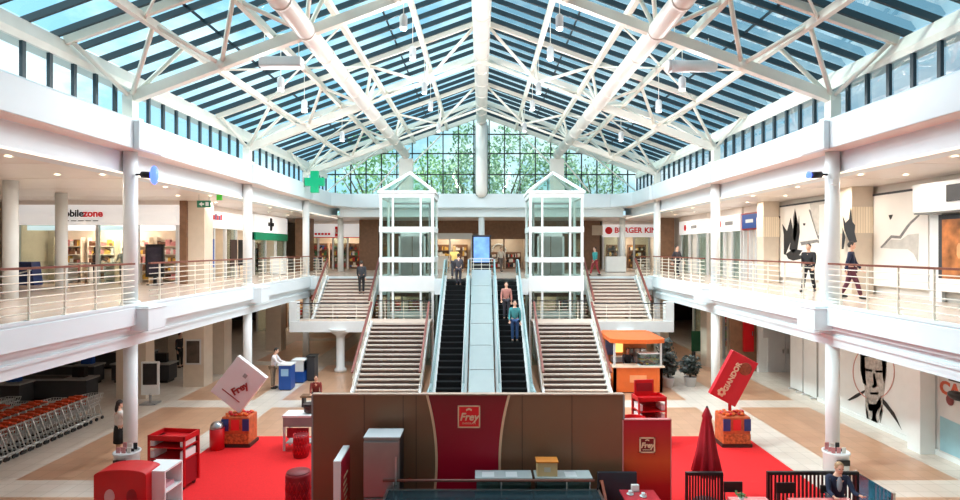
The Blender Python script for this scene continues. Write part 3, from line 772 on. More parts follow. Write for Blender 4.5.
# pharmacy
t = shop('pharmacy front with dark cross and green band on the left', (-13.4,35.6,F2), L90, 5.4, zs=(2.55,3.6), posts=3, light=26, sign=LITS, lowband=GREEN, inner=BEIGE)
mb = MB(); mb.box(-.75,.05,-.2,-.13,2.98,3.2); mb.box(-.46,-.24,-.2,-.13,2.7,3.48); mb.build('cross', BLACK, t)
for i in range(3): shelf_unit('medicine shelf inside the pharmacy, %s from viewer' % ORD[i], (-15.3,34+1.6*i,F2), L90, 1.4, 2.0, .4, 5, 30+i, [GOODS[1],GOODS[3],GOODS[6],GOODS[4]], DGREY)
k = thing('pharmacy_stand', 'white display box in front of the pharmacy', 'display stand', (-12.4,34.2,F2)); mb = MB(); mb.box(-.4,.4,-.3,.3,.05,1.1); mb.build('box', WHITE, k); mb = MB(); mb.box(-.36,.36,-.26,.26,0,.05); mb.build('base', DGREY, k)
pillar('brown pillar between pharmacy and corner shop', -12.5, 39.6, 1.0, 1.0, F2, 8.2, BROWN)
# rear left corner shop
t = shop('corner shop with white and red sign band at the far left', (-11.3,42.6,F2), 0, 4.6, zs=(2.4,3.45), posts=4, light=60, sign=LITS, depth=3.2)
mb = MB(); mb.box(-2.3,2.3,-.15,-.121,2.4,2.47); mb.box(.2,.75,-.18,-.12,2.5,3.25); mb.build('red_panel', REDT, t)
text('LK', .45, WHITE, t, (.47,-.19,2.87), bold=.01)
mb = MB(); [mb.box(-1.6+.25*i,-1.6+.25*i+.18,-.135,-.121,2.6,2.78) for i in range(6)]; mb.build('lettering', REDT, t)
for i in range(3): shelf_unit('colourful goods shelf inside the far left corner shop, %s from left' % ORD[i], (-12.8+1.5*i,44.3,F2), 0, 1.3, 2.0, .4, 4, 40+i)
pillar('wide brown pillar behind the left staircase', -8.3, 41.6, 1.4, .8, F2, 8.2, BROWN)
# rear centre wall with two lit openings
wall('wall_rear_brown', -7.5, -4.4, 42.6, 42.8, F2, 8.2, BROWN, 'brown wood wall behind the left lift')
wall('wall_rear_brown', 4.2, 9.0, 42.6, 42.8, F2, 8.2, BROWN, 'brown wood wall behind the right lift')
wall('wall_rear_brown_band', -4.4, 4.2, 42.4, 42.8, F2+2.75, 8.2, BROWN, 'brown wood band over the far shops')
t = shop('white portal shop left of the information screen', (-2.4,42.5,F2), 0, 3.4, zs=(2.3,2.75), posts=2, light=45, back_h=2.75, glass=False, post_m=WHITE)
mb = MB(); mb.box(-1.5,-.2,.9,1.3,0,1.0); mb.build('counter', WHITE, t)
for i in range(2): shelf_unit('goods shelf inside the white portal shop, %s from left' % ORD[i], (-3.1+1.4*i,44.6,F2), 0, 1.2, 1.9, .4, 4, 50+i, [GOODS[2],GOODS[5],GOODS[1]])
t = shop('lit shop with arched back right of the information screen', (1.7,42.5,F2), 0, 3.4, zs=(2.3,2.75), posts=2, light=35, back_h=2.75, glass=False, sign=BROWN, inner=BEIGE, post_m=BROWN)
mb = MB(); mb.path([(.55*math.cos(PI*i/12)-.3,2.4,1.4+.55*math.sin(PI*i/12)) for i in range(13)],.06,8); mb.box(-.9,-.8,2.3,2.5,0,1.4); mb.box(.2,.3,2.3,2.5,0,1.4); mb.build('arch', WHITE, t)
for i in range(2): shelf_unit('goods shelf inside the arched shop, %s from left' % ORD[i], (1.0+1.5*i,44.3,F2), 0, 1.2, 1.3, .4, 3, 60+i, [GOODS[0],GOODS[6],GOODS[1]])
k = thing('wall_sign', 'beige square sign on the brown wall right of the right lift', 'sign', (8.8,42.5,F2+2.6)); mb = MB(); mb.box(-.4,.4,0,.09,0,.75); mb.build('board', BEIGE, k)
# rear right: burger restaurant
t = shop('fast food restaurant with white sign band and red lettering', (11.6,42.6,F2), 0, 4.8, zs=(2.45,3.4), posts=4, light=50, sign=LITS, depth=3.2, inner=BEIGE)
text('BURGER KING', .58, REDT, t, (.3,-.14,2.95), bold=.02, sx=.98)
mb = MB(); mb.lathe([(.28,0),(.28,.02)], n=20); o = mb.build('emblem', REDT, t, loc=(-1.95,-.13,2.95)); o.rotation_euler = (PI/2,0,0)
for i in range(2): shelf_unit('menu display shelf inside the fast food restaurant, %s from left' % ORD[i], (10.7+1.7*i,44.8,F2), 0, 1.4, 1.9, .4, 4, 70+i, [GOODS[2],GOODS[5],GOODS[6],GOODS[1]])
k = thing('menu_stand', 'white display stand at the head of the right upper stair', 'display stand', (8.9,37.2,F2)); mb = MB(); mb.box(-.65,.65,-.25,.25,.04,1.05); mb.build('box', LGREY, k, bevel=.02); mb = MB(); mb.box(-.6,.6,-.2,.2,0,.04); mb.build('base', DGREY, k)
pillar('brown pillar on the right before the restaurant', 12.7, 39.0, 1.1, 1.0, F2, 8.2, BROWN)
# right side plane
for j,(yc, w_, lab, sg, red) in enumerate(((35.4,4.4,'white sign shop with red dot, the farther on the right gallery',LITS,1),(30.4,3.2,'white sign shop with red dot, the nearer on the right gallery',LITS,1),(27.6,2.0,'narrow shop with blue sign and warm red goods on the right gallery',M('sign_frame_red',(150,40,40),.4),0))):
    t = shop(lab, (13.4,yc,F2), R90, w_, zs=(2.5,3.35), posts=3, light=30, sign=sg, glass=bool(red), inner=BEIGE if red else ORANGE)
    if red:
        mb = MB(); mb.lathe([(.2,0),(.2,.02)], n=18); o = mb.build('emblem', REDT, t, loc=(-w_*.25,-.125,2.93)); o.rotation_euler = (PI/2,0,0)
        mb = MB(); [mb.box(-.1+.16*i,.02+.16*i,-.14,-.121,2.83,3.03) for i in range(6)]; mb.build('lettering', MGREY, t)
    else:
        mb = MB(); mb.box(-.85,.85,-.16,-.121,2.58,3.27); mb.build('blue_panel', BLUE, t)
        mb = MB(); mb.box(-.45,.3,-.18,-.161,2.85,3.02); mb.build('lettering', WHITE, t)
    for i in range(max(1,int(w_/1.5))):
        shelf_unit(('red goods shelf inside the blue sign shop' if not red else 'goods shelf in the %s white sign shop on the right gallery, %s from viewer' % (('farther','nearer')[j], ORD[i])), (15.1,yc-w_/2+.9+1.45*i,F2), R90, 1.3, 2.0, .4, 4, 80+10*j+i, GOODS if red else [GOODS[0],GOODS[2],GOODS[5]])
pillar('grey pillar with lit grid band, beside the blue sign shop', 13.1, 25.6, .7, .6, F2, 8.2, BEIGE, (2.1,3.0,PGRID))
pillar('grey pillar with lit grid band, between the two ink murals', 13.1, 19.6, .75, .7, F2, 8.2, BEIGE, (2.1,3.0,PGRID))
# murals on the right gallery wall
def wall_panel(label, y0, y1, z0, z1, X=13.5, name='mural_panel', m=None):
    t = thing(name, label, 'mural', (0,0,0)); mb = MB(); mb.box(X-.06,X+.04,y0,y1,z0,z1); mb.build('panel', m or M('mural_paper', (236,232,224), .5, var=.03, scale=1), t)
    mb = MB(); mb.box(X-.09,X+.02,y0,y1,z1,z1+.07); mb.build('top_rail', DGREY, t)
    return t
def decal(t, polys, X, mats, name='drawing', th=.006):
    mb = MB()
    for k, item in enumerate(polys):
        pts, mi = item
        P = [onwall(px, py, X) for px, py in pts]
        n = len(P)
        vs = [(X,y,z) for y,z in P] + [(X+th,y,z) for y,z in P]
        mb.add(vs, [tuple(range(n)), tuple(reversed(range(n,2*n)))] + [(i,(i+1)%n,n+(i+1)%n,n+i) for i in range(n)], mi)
    return mb.build(name, mats, t)
INK2 = M('ink_grey', (128, 126, 124), .6, var=.15, scale=6); INK3 = M('ink_pale', (190, 186, 178), .6, var=.1, scale=5)
def z7(pts): return [(720+x/4.17, 170+y/4.17) for x, y in pts]
def z8(pts): return [(830+x/4.17, 170+y/4.17) for x, y in pts]
t = wall_panel('white wall mural of a splashing black ink figure, beside the blue sign shop', 19.95, 25.2, F2+.3, F2+3.42)
decal(t, [(z7([(262,270),(255,225),(275,255),(290,200),(300,250),(310,170),(322,230),(325,190),(328,260),(318,330),(300,345),(285,330),(290,300),(268,355),(262,350)]),0),
          (z7([(270,350),(300,330),(340,335),(325,355),(355,358),(330,372),(300,378),(280,370)]),0),
          (z7([(300,200),(308,160),(320,240),(310,300),(302,290)]),1),
          (z7([(365,165),(372,165),(400,262),(408,285),(402,282)]),1),(z7([(402,282),(440,200),(440,210),(408,290)]),1),
          (z7([(370,140),(440,130),(438,200),(405,270),(385,230)]),2),
          (z7([(330,300),(400,290),(440,310),(440,320),(400,302),(335,315)]),1),
          (z7([(238,190),(248,195),(244,202)]),0),(z7([(342,222),(352,222),(350,232),(343,231)]),0)], 13.43, [INK,INK2,INK3])
t = wall_panel('white wall mural with a jagged ink mountain line, left of the framed portrait', 16.85, 19.2, F2+.3, F2+3.36)
decal(t, [(z8([(205,322),(250,272),(285,275),(315,232),(330,215),(368,182),(368,192),(332,226),(318,245),(290,286),(252,284),(212,326)]),1),
          (z8([(212,325),(250,290),(290,292),(320,270),(365,265),(362,385),(345,350),(320,330),(250,328)]),2),
          (z8([(240,188),(258,186),(252,202),(246,208)]),0)], 13.43, [INK,INK2,INK3])
t = wall_panel('narrow white mural with a dark ink figure behind the near right column', 19.25, 19.251, F2+.3, F2+3.4) if False else None
k = thing('mural_panel', 'white mural strip with black ink splash behind the near right column', 'mural', (0,0,0))
mb = MB(); mb.box(12.6,12.66,19.96,20.9,F2,F2+3.2); mb.build('panel', MATS['mural_paper'], k)
def onp(pts): return [(830+x/4.17, 170+y/4.17) for x,y in pts]
decal(k, [(onp([(48,190),(60,220),(75,205),(82,150),(88,215),(100,230),(98,260),(108,300),(80,310),(55,250)]),0),(onp([(48,240),(60,280),(52,330),(44,330)]),0)], 12.592, [INK])
# near right shop: white sign box and portrait poster
k = thing('shop_sign_box', 'big white sign box over the framed picture on the right gallery', 'sign', (13.25,15.0,F2+2.62), R90)
mb = MB(); mb.box(-1.9,1.9,-.25,.33,0,.85); mb.build('box', WHITE, k, bevel=.02); mb = MB(); mb.box(-.75+.1,-.1,-.27,-.25,.25,.72); mb.build('dark_logo', DGREY, k)
mb = MB(); mb.box(-1.9,1.9,-.2,.3,-.04,0); mb.build('underside', MGREY, k)
k = thing('framed_poster', 'framed warm brown picture under the white sign box', 'poster', (13.42,15.4,F2+.35), R90)
mb = MB(); mb.box(-1.0,1.0,-.04,.04,0,2.2); mb.build('frame', DGREY, k)
m = M('portrait_print', (166, 104, 58), .35, var=.75, scale=2.2); mb = MB(); mb.box(-.85,.85,-.06,-.041,.1,2.05); mb.build('print', m, k)
mb = MB(); mb.ball((-.2,-.055,1.15),(.34,.006,.5)); mb.build('face', M('print_face', (222,160,112), .4, var=.2, scale=4), k)
mb = MB(); mb.box(-.95,.95,-.3,-.06,0,.35); mb.build('ledge', WHITE, k)
t = wall_panel('white door-height panel beside the framed picture', 16.35, 16.8, F2+.0, F2+2.6, name='wall_panel', m=WHITE)

# exit sign, green cross, blue lamps
k = thing('exit_sign', 'hanging green exit sign with white arrow before the left gallery shops', 'exit sign', (-10.9,22.0,F2+3.18))
mb = MB(); mb.box(-.26,.26,-.04,.04,0,.27); mb.build('box', M('exit_green', (16,104,74), .4, var=.03, emit=.25), k)
mb = MB(); mb.prism([(-.18,.13),(-.06,.22),(-.06,.16),(.02,.16),(.02,.1),(-.06,.1),(-.06,.04)],1,-.05,-.041); mb.box(.08,.2,-.05,-.041,.06,.21); mb.build('arrow', WHITE, k)
mb = MB(); mb.tube((-.2,0,.27),(-.2,0,.52),.01,6); mb.tube((.2,0,.27),(.2,0,.52),.01,6); mb.build('rods', MGREY, k)
k = thing('exit_sign', 'small bright green sign beside the hanging exit sign', 'exit sign', (-10.2,21.8,F2+3.45)); mb = MB(); mb.box(-.1,.1,-.03,.03,0,.22); mb.build('box', M('bright_green', (70,180,50), .4, var=.03, emit=.3), k)
mb = MB(); mb.tube((0,0,.22),(0,0,.26),.01); mb.build('rod', MGREY, k)
k = thing('pharmacy_cross', 'big green cross sign hanging at the left roof fascia', 'sign', (-8.75,29.4,EYE+2.95))
mb = MB(); w_ = .2
mb.prism([(-w_,0),(w_,0),(w_,.36),(.5,.36),(.5,.78),(w_,.78),(w_,1.14),(-w_,1.14),(-w_,.78),(-.5,.78),(-.5,.36),(-w_,.36)],1,-.12,.12); mb.build('cross', M('cross_green', (0,158,108), .35, var=.03, emit=.35), k)
mb = MB(); mb.beam((-.55,0,.57),(-.5,0,.57),.06,.06); mb.box(-.57,-.54,-.1,.1,.3,.8); mb.build('arm', MGREY, k)
for sgn, side in ((-1,'left'),(1,'right')):
    k = thing('spotlight', 'black spotlight with a blue lens and halo on the near %s column' % side, 'spotlight', (sgn*9.4,15.42,EYE+2.05))
    mb = MB(); mb.tube((-sgn*.05,0,0),(-sgn*.3,0,-.02),.09,12); mb.tube((sgn*.12,0,0),(-sgn*.05,0,0),.03); mb.build('body', BLACK, k)
    bl = M('blue_lens_halo', (76,104,255), .2, var=0, emit=2.2)
    mb = MB(); mb.ball((-sgn*.4,-.02,-.02),(.11,.11,.26) if sgn < 0 else (.08,.08,.1)); mb.build('lens', bl, k)  # glowing oval takes in the soft blue halo around the lens
k = thing('ceiling_speaker', 'white box speaker near the top of the near right column', 'speaker', (9.6,15.25,EYE+1.75)); mb = MB(); mb.box(-.07,.07,-.06,.06,0,.16); mb.build('box', WHITE, k)
# ================================================================== GROUND FLOOR, RIGHT SIDE
def z9(pts): return [(830+x/3.57, 320+y/3.57) for x, y in pts]
k = thing('wall_drawing', 'black ink portrait drawing of a man in a jacket on the white wall', 'drawing', (0,0,0))
FACEM = M('charcoal_face', (176,172,166), .6, var=.32, scale=9)
decal(k, [(z9([(108,112),(196,122),(197,190),(188,262),(182,330),(165,372),(132,366),(124,330),(120,240),(106,190)]),3),
          (z9([(104,112),(119,114),(122,170),(126,235),(114,225),(105,180)]),0),(z9([(178,121),(198,123),(196,190),(190,232),(184,200),(182,150)]),0),
          (z9([(112,112),(190,120),(186,136),(150,128),(118,134)]),1),
          (z9([(122,172),(148,178),(146,186),(124,182)]),0),(z9([(158,180),(184,180),(184,188),(160,188)]),0),
          (z9([(150,190),(156,190),(166,236),(150,244),(144,236),(152,230)]),1),(z9([(138,258),(172,258),(168,266),(142,266)]),0),
          (z9([(128,262),(136,300),(160,300),(180,268),(178,310),(160,330),(134,322)]),1),
          (z9([(146,312),(166,322),(160,345),(168,374),(140,370),(148,344)]),0),(z9([(122,300),(132,330),(136,366),(128,362)]),1),(z9([(182,300),(184,330),(176,368),(172,340)]),1),
          (z9([(58,286),(90,264),(120,250),(120,258),(94,276),(66,288)]),0),
          (z9([(183,280),(196,292),(226,332),(252,392),(236,366),(210,330),(184,298)]),0)], 13.405, [INK, INK2, INK3, FACEM])
for a0, a1 in ((100,250),(290,430)):
    rg = []
    for q in range(a0, a1, 10):
        c = lambda a, r: (152+ (75*r)*math.cos(math.radians(a)), 185 - (100*r)*math.sin(math.radians(a)))
        if 62 < q % 360 < 118: continue
        rg.append((z9([c(q,1.0),c(q+10,1.0),c(q+10,.965),c(q,.965)]),0))
    decal(k, rg, 13.404, [M('pale_red_line', (206,150,140), .6)], 'halo_line')
mb = MB(); mb.box(13.36,13.42,-5,22.3,0,.16)
struct('baseboard_right', mb, WHITE, 'white skirting below the portrait wall', 'skirting')
pillar('white square pillar right of the portrait drawing', 13.15, 16.75, .45, .5, 0, 3.4, WHITE)
k = thing('shop_poster', 'pale shop wall poster with orange lettering and blue lower half', 'poster', (13.4,14.6,.0), R90)
mb = MB(); mb.box(-1.75,1.75,-.05,.0,.15,3.3); mb.build('panel', M('poster_grey', (214,216,214), .5, var=.03), k)
mb = MB(); mb.add([(-1.7,-.056,.2),(1.7,-.056,.2),(1.7,-.056,.75),(.3,-.056,1.05),(-1.7,-.056,1.2)],[(0,1,2,3,4)]); mb.build('blue_half', M('poster_teal', (150,196,208), .5, var=.06), k)
text('CAPS & CO', .5, M('poster_orange', (196,88,56), .5), k, (-.48,-.06,2.75), bold=.02, align='CENTER')
k['label'] = 'pale shop wall poster with orange lettering and blue lower half'
for lt in [c for c in k.children if c.type == 'FONT']: lt.data.body = 'CAPS &'; lt.data.align_x = 'LEFT'; lt.location.x = -1.7; lt.location.z = 2.04
mb = MB(); [mb.ball((-1.35+x,-.06,z),(.14,.01,.16)) for x,z in ((0,1.75),(.62,1.35),(.85,1.2),(1.2,1.3))]; mb.build('figures', M('poster_figures', (130,60,60), .5, var=.3), k)
mb = MB(); mb.box(-1.4,-.2,-.06,-.05,2.3,2.34); mb.build('rule', DGREY, k)
k = thing('projecting_lamp', 'black oval lamp projecting over the shop poster', 'lamp', (12.95,15.25,2.05)); mb = MB(); mb.ball((0,0,0),(.14,.3,.13)); mb.build('shade', BLACK, k); mb = MB(); mb.tube((0,0,0),(.5,0,.12),.025); mb.build('arm', DGREY, k)
# recess beyond the portrait
for i,(y0,y1) in enumerate(((22.5,23.4),(23.5,24.4))):
    k = thing('partition_panel', 'white partition panel past the portrait wall, the %s one' % ('nearer','farther')[i], 'panel', (13.5,y0,0)); mb = MB(); mb.box(-.04,.04,0,y1-y0,.05,2.7); mb.build('panel', WHITE, k); mb = MB(); mb.box(-.2,.2,.1,.2,0,.05); mb.box(-.2,.2,y1-y0-.2,y1-y0-.1,0,.05); mb.build('feet', LGREY, k)
d_ = thing('door_1', 'pale grey double door in the white wall past the portrait', 'door', (14.9,27.5,0), kind='structure')
for s in (-1,1):
    mb = MB(); mb.box(s*.02,s*.85,-.04,0,0.01,2.3); lf = mb.build('leaf', LGREY, d_); mb = MB(); mb.box(s*.1,s*.14,-.08,-.04,.95,1.15); mb.build('handle', CHROME, lf)
k = thing('wall_sign', 'small pale sign with a red mark on the white wall by the door', 'sign', (14.05,27.46,2.2)); mb = MB(); mb.box(-.25,.25,-.02,.02,-.5,.5); mb.build('board', LGREY, k); mb = MB(); mb.prism([(-.18,.42),(.18,.42),(0,.12)],1,-.03,-.021); mb.build('mark', REDT, k)
wall('wall_right_stub', 12.3, 13.6, 27.7, 27.9, 0, 3.6, BROWN, 'dark brown wall end beside the red cabinet')
k = thing('mounted_fire_cabinet', 'tall red fire hose cabinet on the wall past the portrait', 'fire cabinet', (13.15,27.61,.6)); mb = MB(); mb.box(-.24,.24,-.1,.08,.4,2.2); mb.build('box', RED, k, bevel=.01); mb = MB(); mb.box(.14,.18,-.13,-.1,1.2,1.4); mb.build('handle', CHROME, k)
k = thing('fire_extinguisher', 'red fire extinguisher left of the red hose cabinet', 'fire extinguisher', (12.0,27.4,0)); mb = MB(); mb.lathe([(.1,0),(.11,.05),(.11,.5),(.04,.6),(.04,.66)]); mb.build('cylinder', RED, k); mb = MB(); mb.path([(0,0,.66),(.12,0,.68),(.16,0,.5),(.15,0,.2)],.015,6); mb.build('hose', BLACK, k)
for i,(x,y,w_) in enumerate(((11.6,29.0,.8),(10.6,34.2,.8))):
    pillar('beige pillar under the right gallery, the %s one' % ('nearer','farther')[i], x+.3, y, w_, .8, 0, 3.6, BEIGE)
def gshop(label, x, y, rot, w, sign, light=14, inner=WARMW, seed=1, n=2, pal=None):
    t = shop(label, (x,y,0), rot, w, zs=(2.4,2.95), sign=sign, posts=3, back_h=3.5, light=light, inner=inner)
    for i in range(n):
        off = Vector((-w/2+.9+i*(w-1.8)/max(1,n-1), 1.9, 0)); off.rotate(Euler((0,0,rot)))
        shelf_unit('goods shelf inside the %s, %s along' % (label.split(' on ')[0], ORD[i]), (x+off.x,y+off.y,0), rot, 1.3, 2.0, .4, 4, seed*7+i, pal)
gshop('green fronted shop on the ground floor right', 13.3, 33.0, R90, 4.4, GREEN, seed=11)
gshop('dim shop at the far right on the ground floor', 10.5, 43.0, 0, 5.2, BROWN, seed=12)
k = thing('notice_board', 'dark green board standing under the right gallery', 'notice board', (11.9,30.4,0)); mb = MB(); mb.box(-.5,.5,-.03,.03,.5,1.6); mb.build('board', M('dark_green', (20,80,50), .5), k); mb = MB(); mb.box(-.42,-.36,-.2,.2,0,.5); mb.box(.36,.42,-.2,.2,0,.5); mb.build('legs', DGREY, k)
# under the stairs and left side
gshop('warm lit brown shop at the far left on the ground floor', -13.5, 41.0, 0, 6.0, BROWN, seed=13, n=3, light=20, pal=[GOODS[2],GOODS[5],GOODS[0]])
gshop('warm lit shop behind the left stair on the ground floor', -7.0, 43.0, 0, 5.4, BROWN, seed=14, n=3, light=20, pal=[GOODS[2],GOODS[5],GOODS[0]])
gshop('dim shop behind the right stair on the ground floor', 5.0, 43.0, 0, 5.0, BROWN, seed=15, n=2)
for i,(x,y,w_) in enumerate(((-12.6,24.9,.9),(-12.9,27.5,.9),(-12.3,33.5,.9),(-16.5,30.5,.7))):
    pillar(('beige pillar with poster under the left gallery','beige pillar behind the poster pillar under the left gallery','beige pillar far under the left gallery','slim beige pillar deep under the left gallery')[i], x, y, w_, .8, 0, 3.6, BEIGE)
pillar('pale square pillar behind the near left column', -14.15, 22.9, 1.2, .6, 0, 3.6, BEIGE)
k = thing('wall_poster', 'small framed dark poster on the beige pillar under the left gallery', 'poster', (-12.6,24.46,1.0)); mb = MB(); mb.box(-.34,.34,0,.03,0,1.1); mb.build('frame', LGREY, k); mb = MB(); mb.box(-.28,.28,-.012,0,.07,1.03); mb.build('print', M('poster_dark', (80,70,62), .5, var=.4), k)
k = thing('a_frame_sign', 'white framed stand with dark poster beside the near left column', 'sign', (-12.95,21.9,0), .1)
mb = MB(); mb.box(-.33,.33,-.03,.03,.35,1.65); mb.build('frame', WHITE, k); mb = MB(); mb.box(-.26,.26,-.045,-.03,.75,1.58,0); mb.build('poster', M('poster_black', (40,38,38), .5, var=.5), k); mb = MB(); mb.box(-.3,.3,-.25,.25,0,.05); mb.box(-.04,.04,-.03,.03,.05,.4); mb.build('base', MGREY, k)
k = thing('waste_bin', 'small red topped dark bin under the left gallery', 'bin', (-14.2,29.2,0)); mb = MB(); mb.box(-.22,.22,-.22,.22,0,.75); mb.build('body', BLACK, k); mb = MB(); mb.box(-.23,.23,-.23,.23,.75,.98); mb.build('lid', RED, k)

# shopping carts
def cart():
    t = thing('shopping_cart', 'x', 'shopping cart')
    mb = MB()
    def rect(y0,y1,hw0,hw1,z0,z1,n):   # wire basket side
        pass
    b0, b1, t0, t1 = -.25, .35, -.42, .5
    cb = [(-.2,b0,.5),(.2,b0,.5),(.17,b1,.56),(-.17,b1,.56)]; ct = [(-.28,t0,.98),(.28,t0,.98),(.22,t1,.9),(-.22,t1,.9)]
    V = lambda p: Vector(p)
    for i in range(4):
        j = (i+1)%4; m = 7 if i % 2 else 5
        for f in (0,.33,.66,1): mb.beam(V(cb[i]).lerp(V(ct[i]),f), V(cb[j]).lerp(V(ct[j]),f), .012, .012)
        for q in range(m): f=q/m; mb.beam(V(cb[i]).lerp(V(cb[j]),f), V(ct[i]).lerp(V(ct[j]),f), .01, .01)
    for q in range(5): f=(q+.5)/5; mb.beam(V(cb[0]).lerp(V(cb[1]),f), V(cb[3]).lerp(V(cb[2]),f), .01,.01)
    mb.build('basket', M('cart_wire', (200,204,204), .35, .6, var=.05), t)
    mb = MB()
    for s in (-1,1):
        mb.path([(s*.28,-.46,1.0),(s*.26,-.1,.2),(s*.25,-.3,.14),(s*.25,-.42,.12)],.02,6); mb.path([(s*.26,-.1,.2),(s*.2,.42,.16),(s*.2,.3,.55)],.016,6)
    mb.beam((-.2,.42,.16),(.2,.42,.16),.025,.025); mb.build('frame', M('cart_frame', (214,216,214), .3, .5, var=.03), t)
    mb = MB(); mb.tube((-.3,-.47,1.01),(.3,-.47,1.01),.028,8); mb.box(-.12,.12,-.5,-.42,.98,1.06); mb.build('handle', M('cart_orange', (206,76,36), .4, var=.08), t)
    mb = MB(); mb.box(-.22,.22,-.41,-.40,.72,.95); mb.build('child_flap', M('cart_flap', (196,84,46), .5), t)
    for sx in (-.24,.24):
        for sy in (-.38,.4):
            mb = MB(); mb.tube((sx-.018,sy,.06),(sx+.018,sy,.06),.06,10); mb.build('wheel', BLACK, t)
    return t
proto = None
for r,(x,ya,yb) in enumerate(((-13.75,15.2,19.85),(-14.6,16.3,19.4),(-15.45,17.3,19.0),(-16.3,18.2,19.6))):
    n = int((yb-ya)/.29)
    for i in range(n):
        lab = 'shopping cart with orange handle, %s from far end, %s row from the aisle' % (ORD[n-1-i], ORD[r])
        if proto is None: proto = cart(); proto.location = (x,ya+.29*i,0); proto['label'] = lab; proto['group'] = 'nested shopping carts'
        else: dup(proto, (x,ya+.29*i,0), 0, lab, 'nested shopping carts')
# checkout counters
for i,(x,y,l) in enumerate(((-19.3,21.8,3.2),(-17.2,22.6,3.0),(-18.8,25.2,3.2),(-15.4,25.6,2.6),(-18.4,28.6,3.4))):
    t = thing('checkout_counter', 'long dark checkout counter under the left gallery, %s from the carts' % ORD[i], 'checkout counter', (x,y,0))
    mb = MB(); mb.box(-l/2,l/2,-.35,.35,.12,.82); mb.build('body', DGREY, t, bevel=.02)
    mb = MB(); mb.box(-l/2-.04,l/2+.04,-.4,.4,.82,.88); mb.build('counter_top', MGREY, t)
    mb = MB(); mb.box(-l/2+.2,l/2-1.0,-.25,.25,.88,.9); mb.build('belt', BLACK, t)
    mb = MB(); mb.box(-l/2+.1,l/2-.1,-.28,.28,0,.12); mb.build('plinth', BLACK, t)
    mb = MB(); mb.box(l/2-.75,l/2-.25,-.1,.1,.9,1.3); mb.box(l/2-.55,l/2-.45,-.05,.05,.88,.92); mb.build('till_screen', BLUE if i % 2 == 0 else BLACK, t)
# blue promotion desks
def desk(label, x, y, w, h, top=WHITE, body=BLUE, logo=True, upper=None):
    t = thing('promotion_desk', label, 'desk', (x,y,0))
    mb = MB(); mb.box(-w/2,w/2,-.28,.28,.04,h-.05); mb.build('body', body, t, bevel=.01)
    mb = MB(); mb.box(-w/2-.04,w/2+.04,-.32,.32,h-.05,h); mb.build('table_top', top, t)
    mb = MB(); mb.box(-w/2+.03,w/2-.03,-.25,.25,0,.04); mb.build('plinth', DGREY, t)
    if logo: mb = MB(); mb.box(-w*.3,w*.3,-.295,-.281,h*.55,h*.82); mb.build('logo_panel', M('pale_blue', (150,190,220), .4), t)
    if upper: mb = MB(); mb.box(-w/2,w/2,-.285,.285,h*.5,h-.051); mb.build('upper_panel', upper, t)
    return t
desk('blue promotion desk with the man in white standing behind it', wx(286,24.2), 24.2, .52, 1.12)
desk('white and blue promotion desk beside the dark one', wx(299,25.5), 25.5, .5, 1.05, logo=False, upper=WHITE)
desk('dark promotion desk right of the white and blue one', wx(307.5,25.3), 25.9, .36, 1.15, top=BLACK, body=DGREY, logo=False)

# ------------------------------------------------------------------ kiosk
kx0, kx1, ky = 5.55, 7.6, 23.5
t = thing('kiosk', 'orange food kiosk with round awning below the right landing', 'kiosk', (0,0,0))
mb = MB(); mb.box(kx0,kx1,ky,ky+.12,.04,1.08); mb.box(kx0,kx0+.12,ky,ky+2.4,.04,1.08); mb.box(kx1-.12,kx1,ky,ky+2.4,.04,1.08); mb.build('counter_front', ORANGE, t)
mb = MB(); mb.box(kx0-.08,kx1+.08,ky-.08,ky+.5,1.08,1.14); mb.build('counter_top', M('kiosk_top', (236,214,190), .4), t)
mb = MB(); mb.box(kx0+.05,kx1-.05,ky+.04,ky+2.35,0,.04); mb.build('plinth', DGREY, t)
mb = MB(); mb.box(kx0,kx1,ky+2.3,ky+2.4,.04,2.3); mb.build('back_wall', M('kiosk_back', (226,150,96), .5, var=.1), t)
mb = MB(); mb.box(kx0+.6,kx0+.95,ky+2.26,ky+2.3,1.3,2.1); mb.build('lit_panel', M('kiosk_lit', (255,196,110), .4, var=0, emit=1.3), t)
mb = MB(); mb.box(kx0+.15,kx0+.5,ky+2.2,ky+2.3,1.2,1.95); mb.build('menu_screen', M('menu_screen_blue', (90,110,150), .3, var=.2), t)
for x in (kx0+.05,kx1-.05):
    mb = MB(); mb.box(x-.04,x+.04,ky+.05,ky+.13,1.14,2.2); mb.build('post', LGREY, t)
mb = MB(); cx = (kx0+kx1)/2; n=14; ar = [(cx-1.15*math.cos(PI*i/n), ky+.15-.35*math.sin(PI*i/n)) for i in range(n+1)] + [(kx1+.12,ky+2.4),(kx0-.12,ky+2.4)]
mb.prism(ar, 2, 2.1, 2.27); mb.build('awning', ORANGE, t)
mb = MB(); mb.box(cx-.35,cx+.35,ky-.012,ky,.45,.75); mb.build('logo', M('kiosk_logo', (240,160,110), .4), t)
for x in (.0,.3,.6): mb = MB(); mb.box(kx0+1.1+x,kx0+1.36+x,ky+2.0,ky+2.28,1.15,1.5); mb.build('machine', CHROME, t)
mb = MB(); mb.box(kx0+.4,kx1-.2,ky+1.95,ky+2.3,.9,1.15); mb.build('back_counter', LGREY, t)
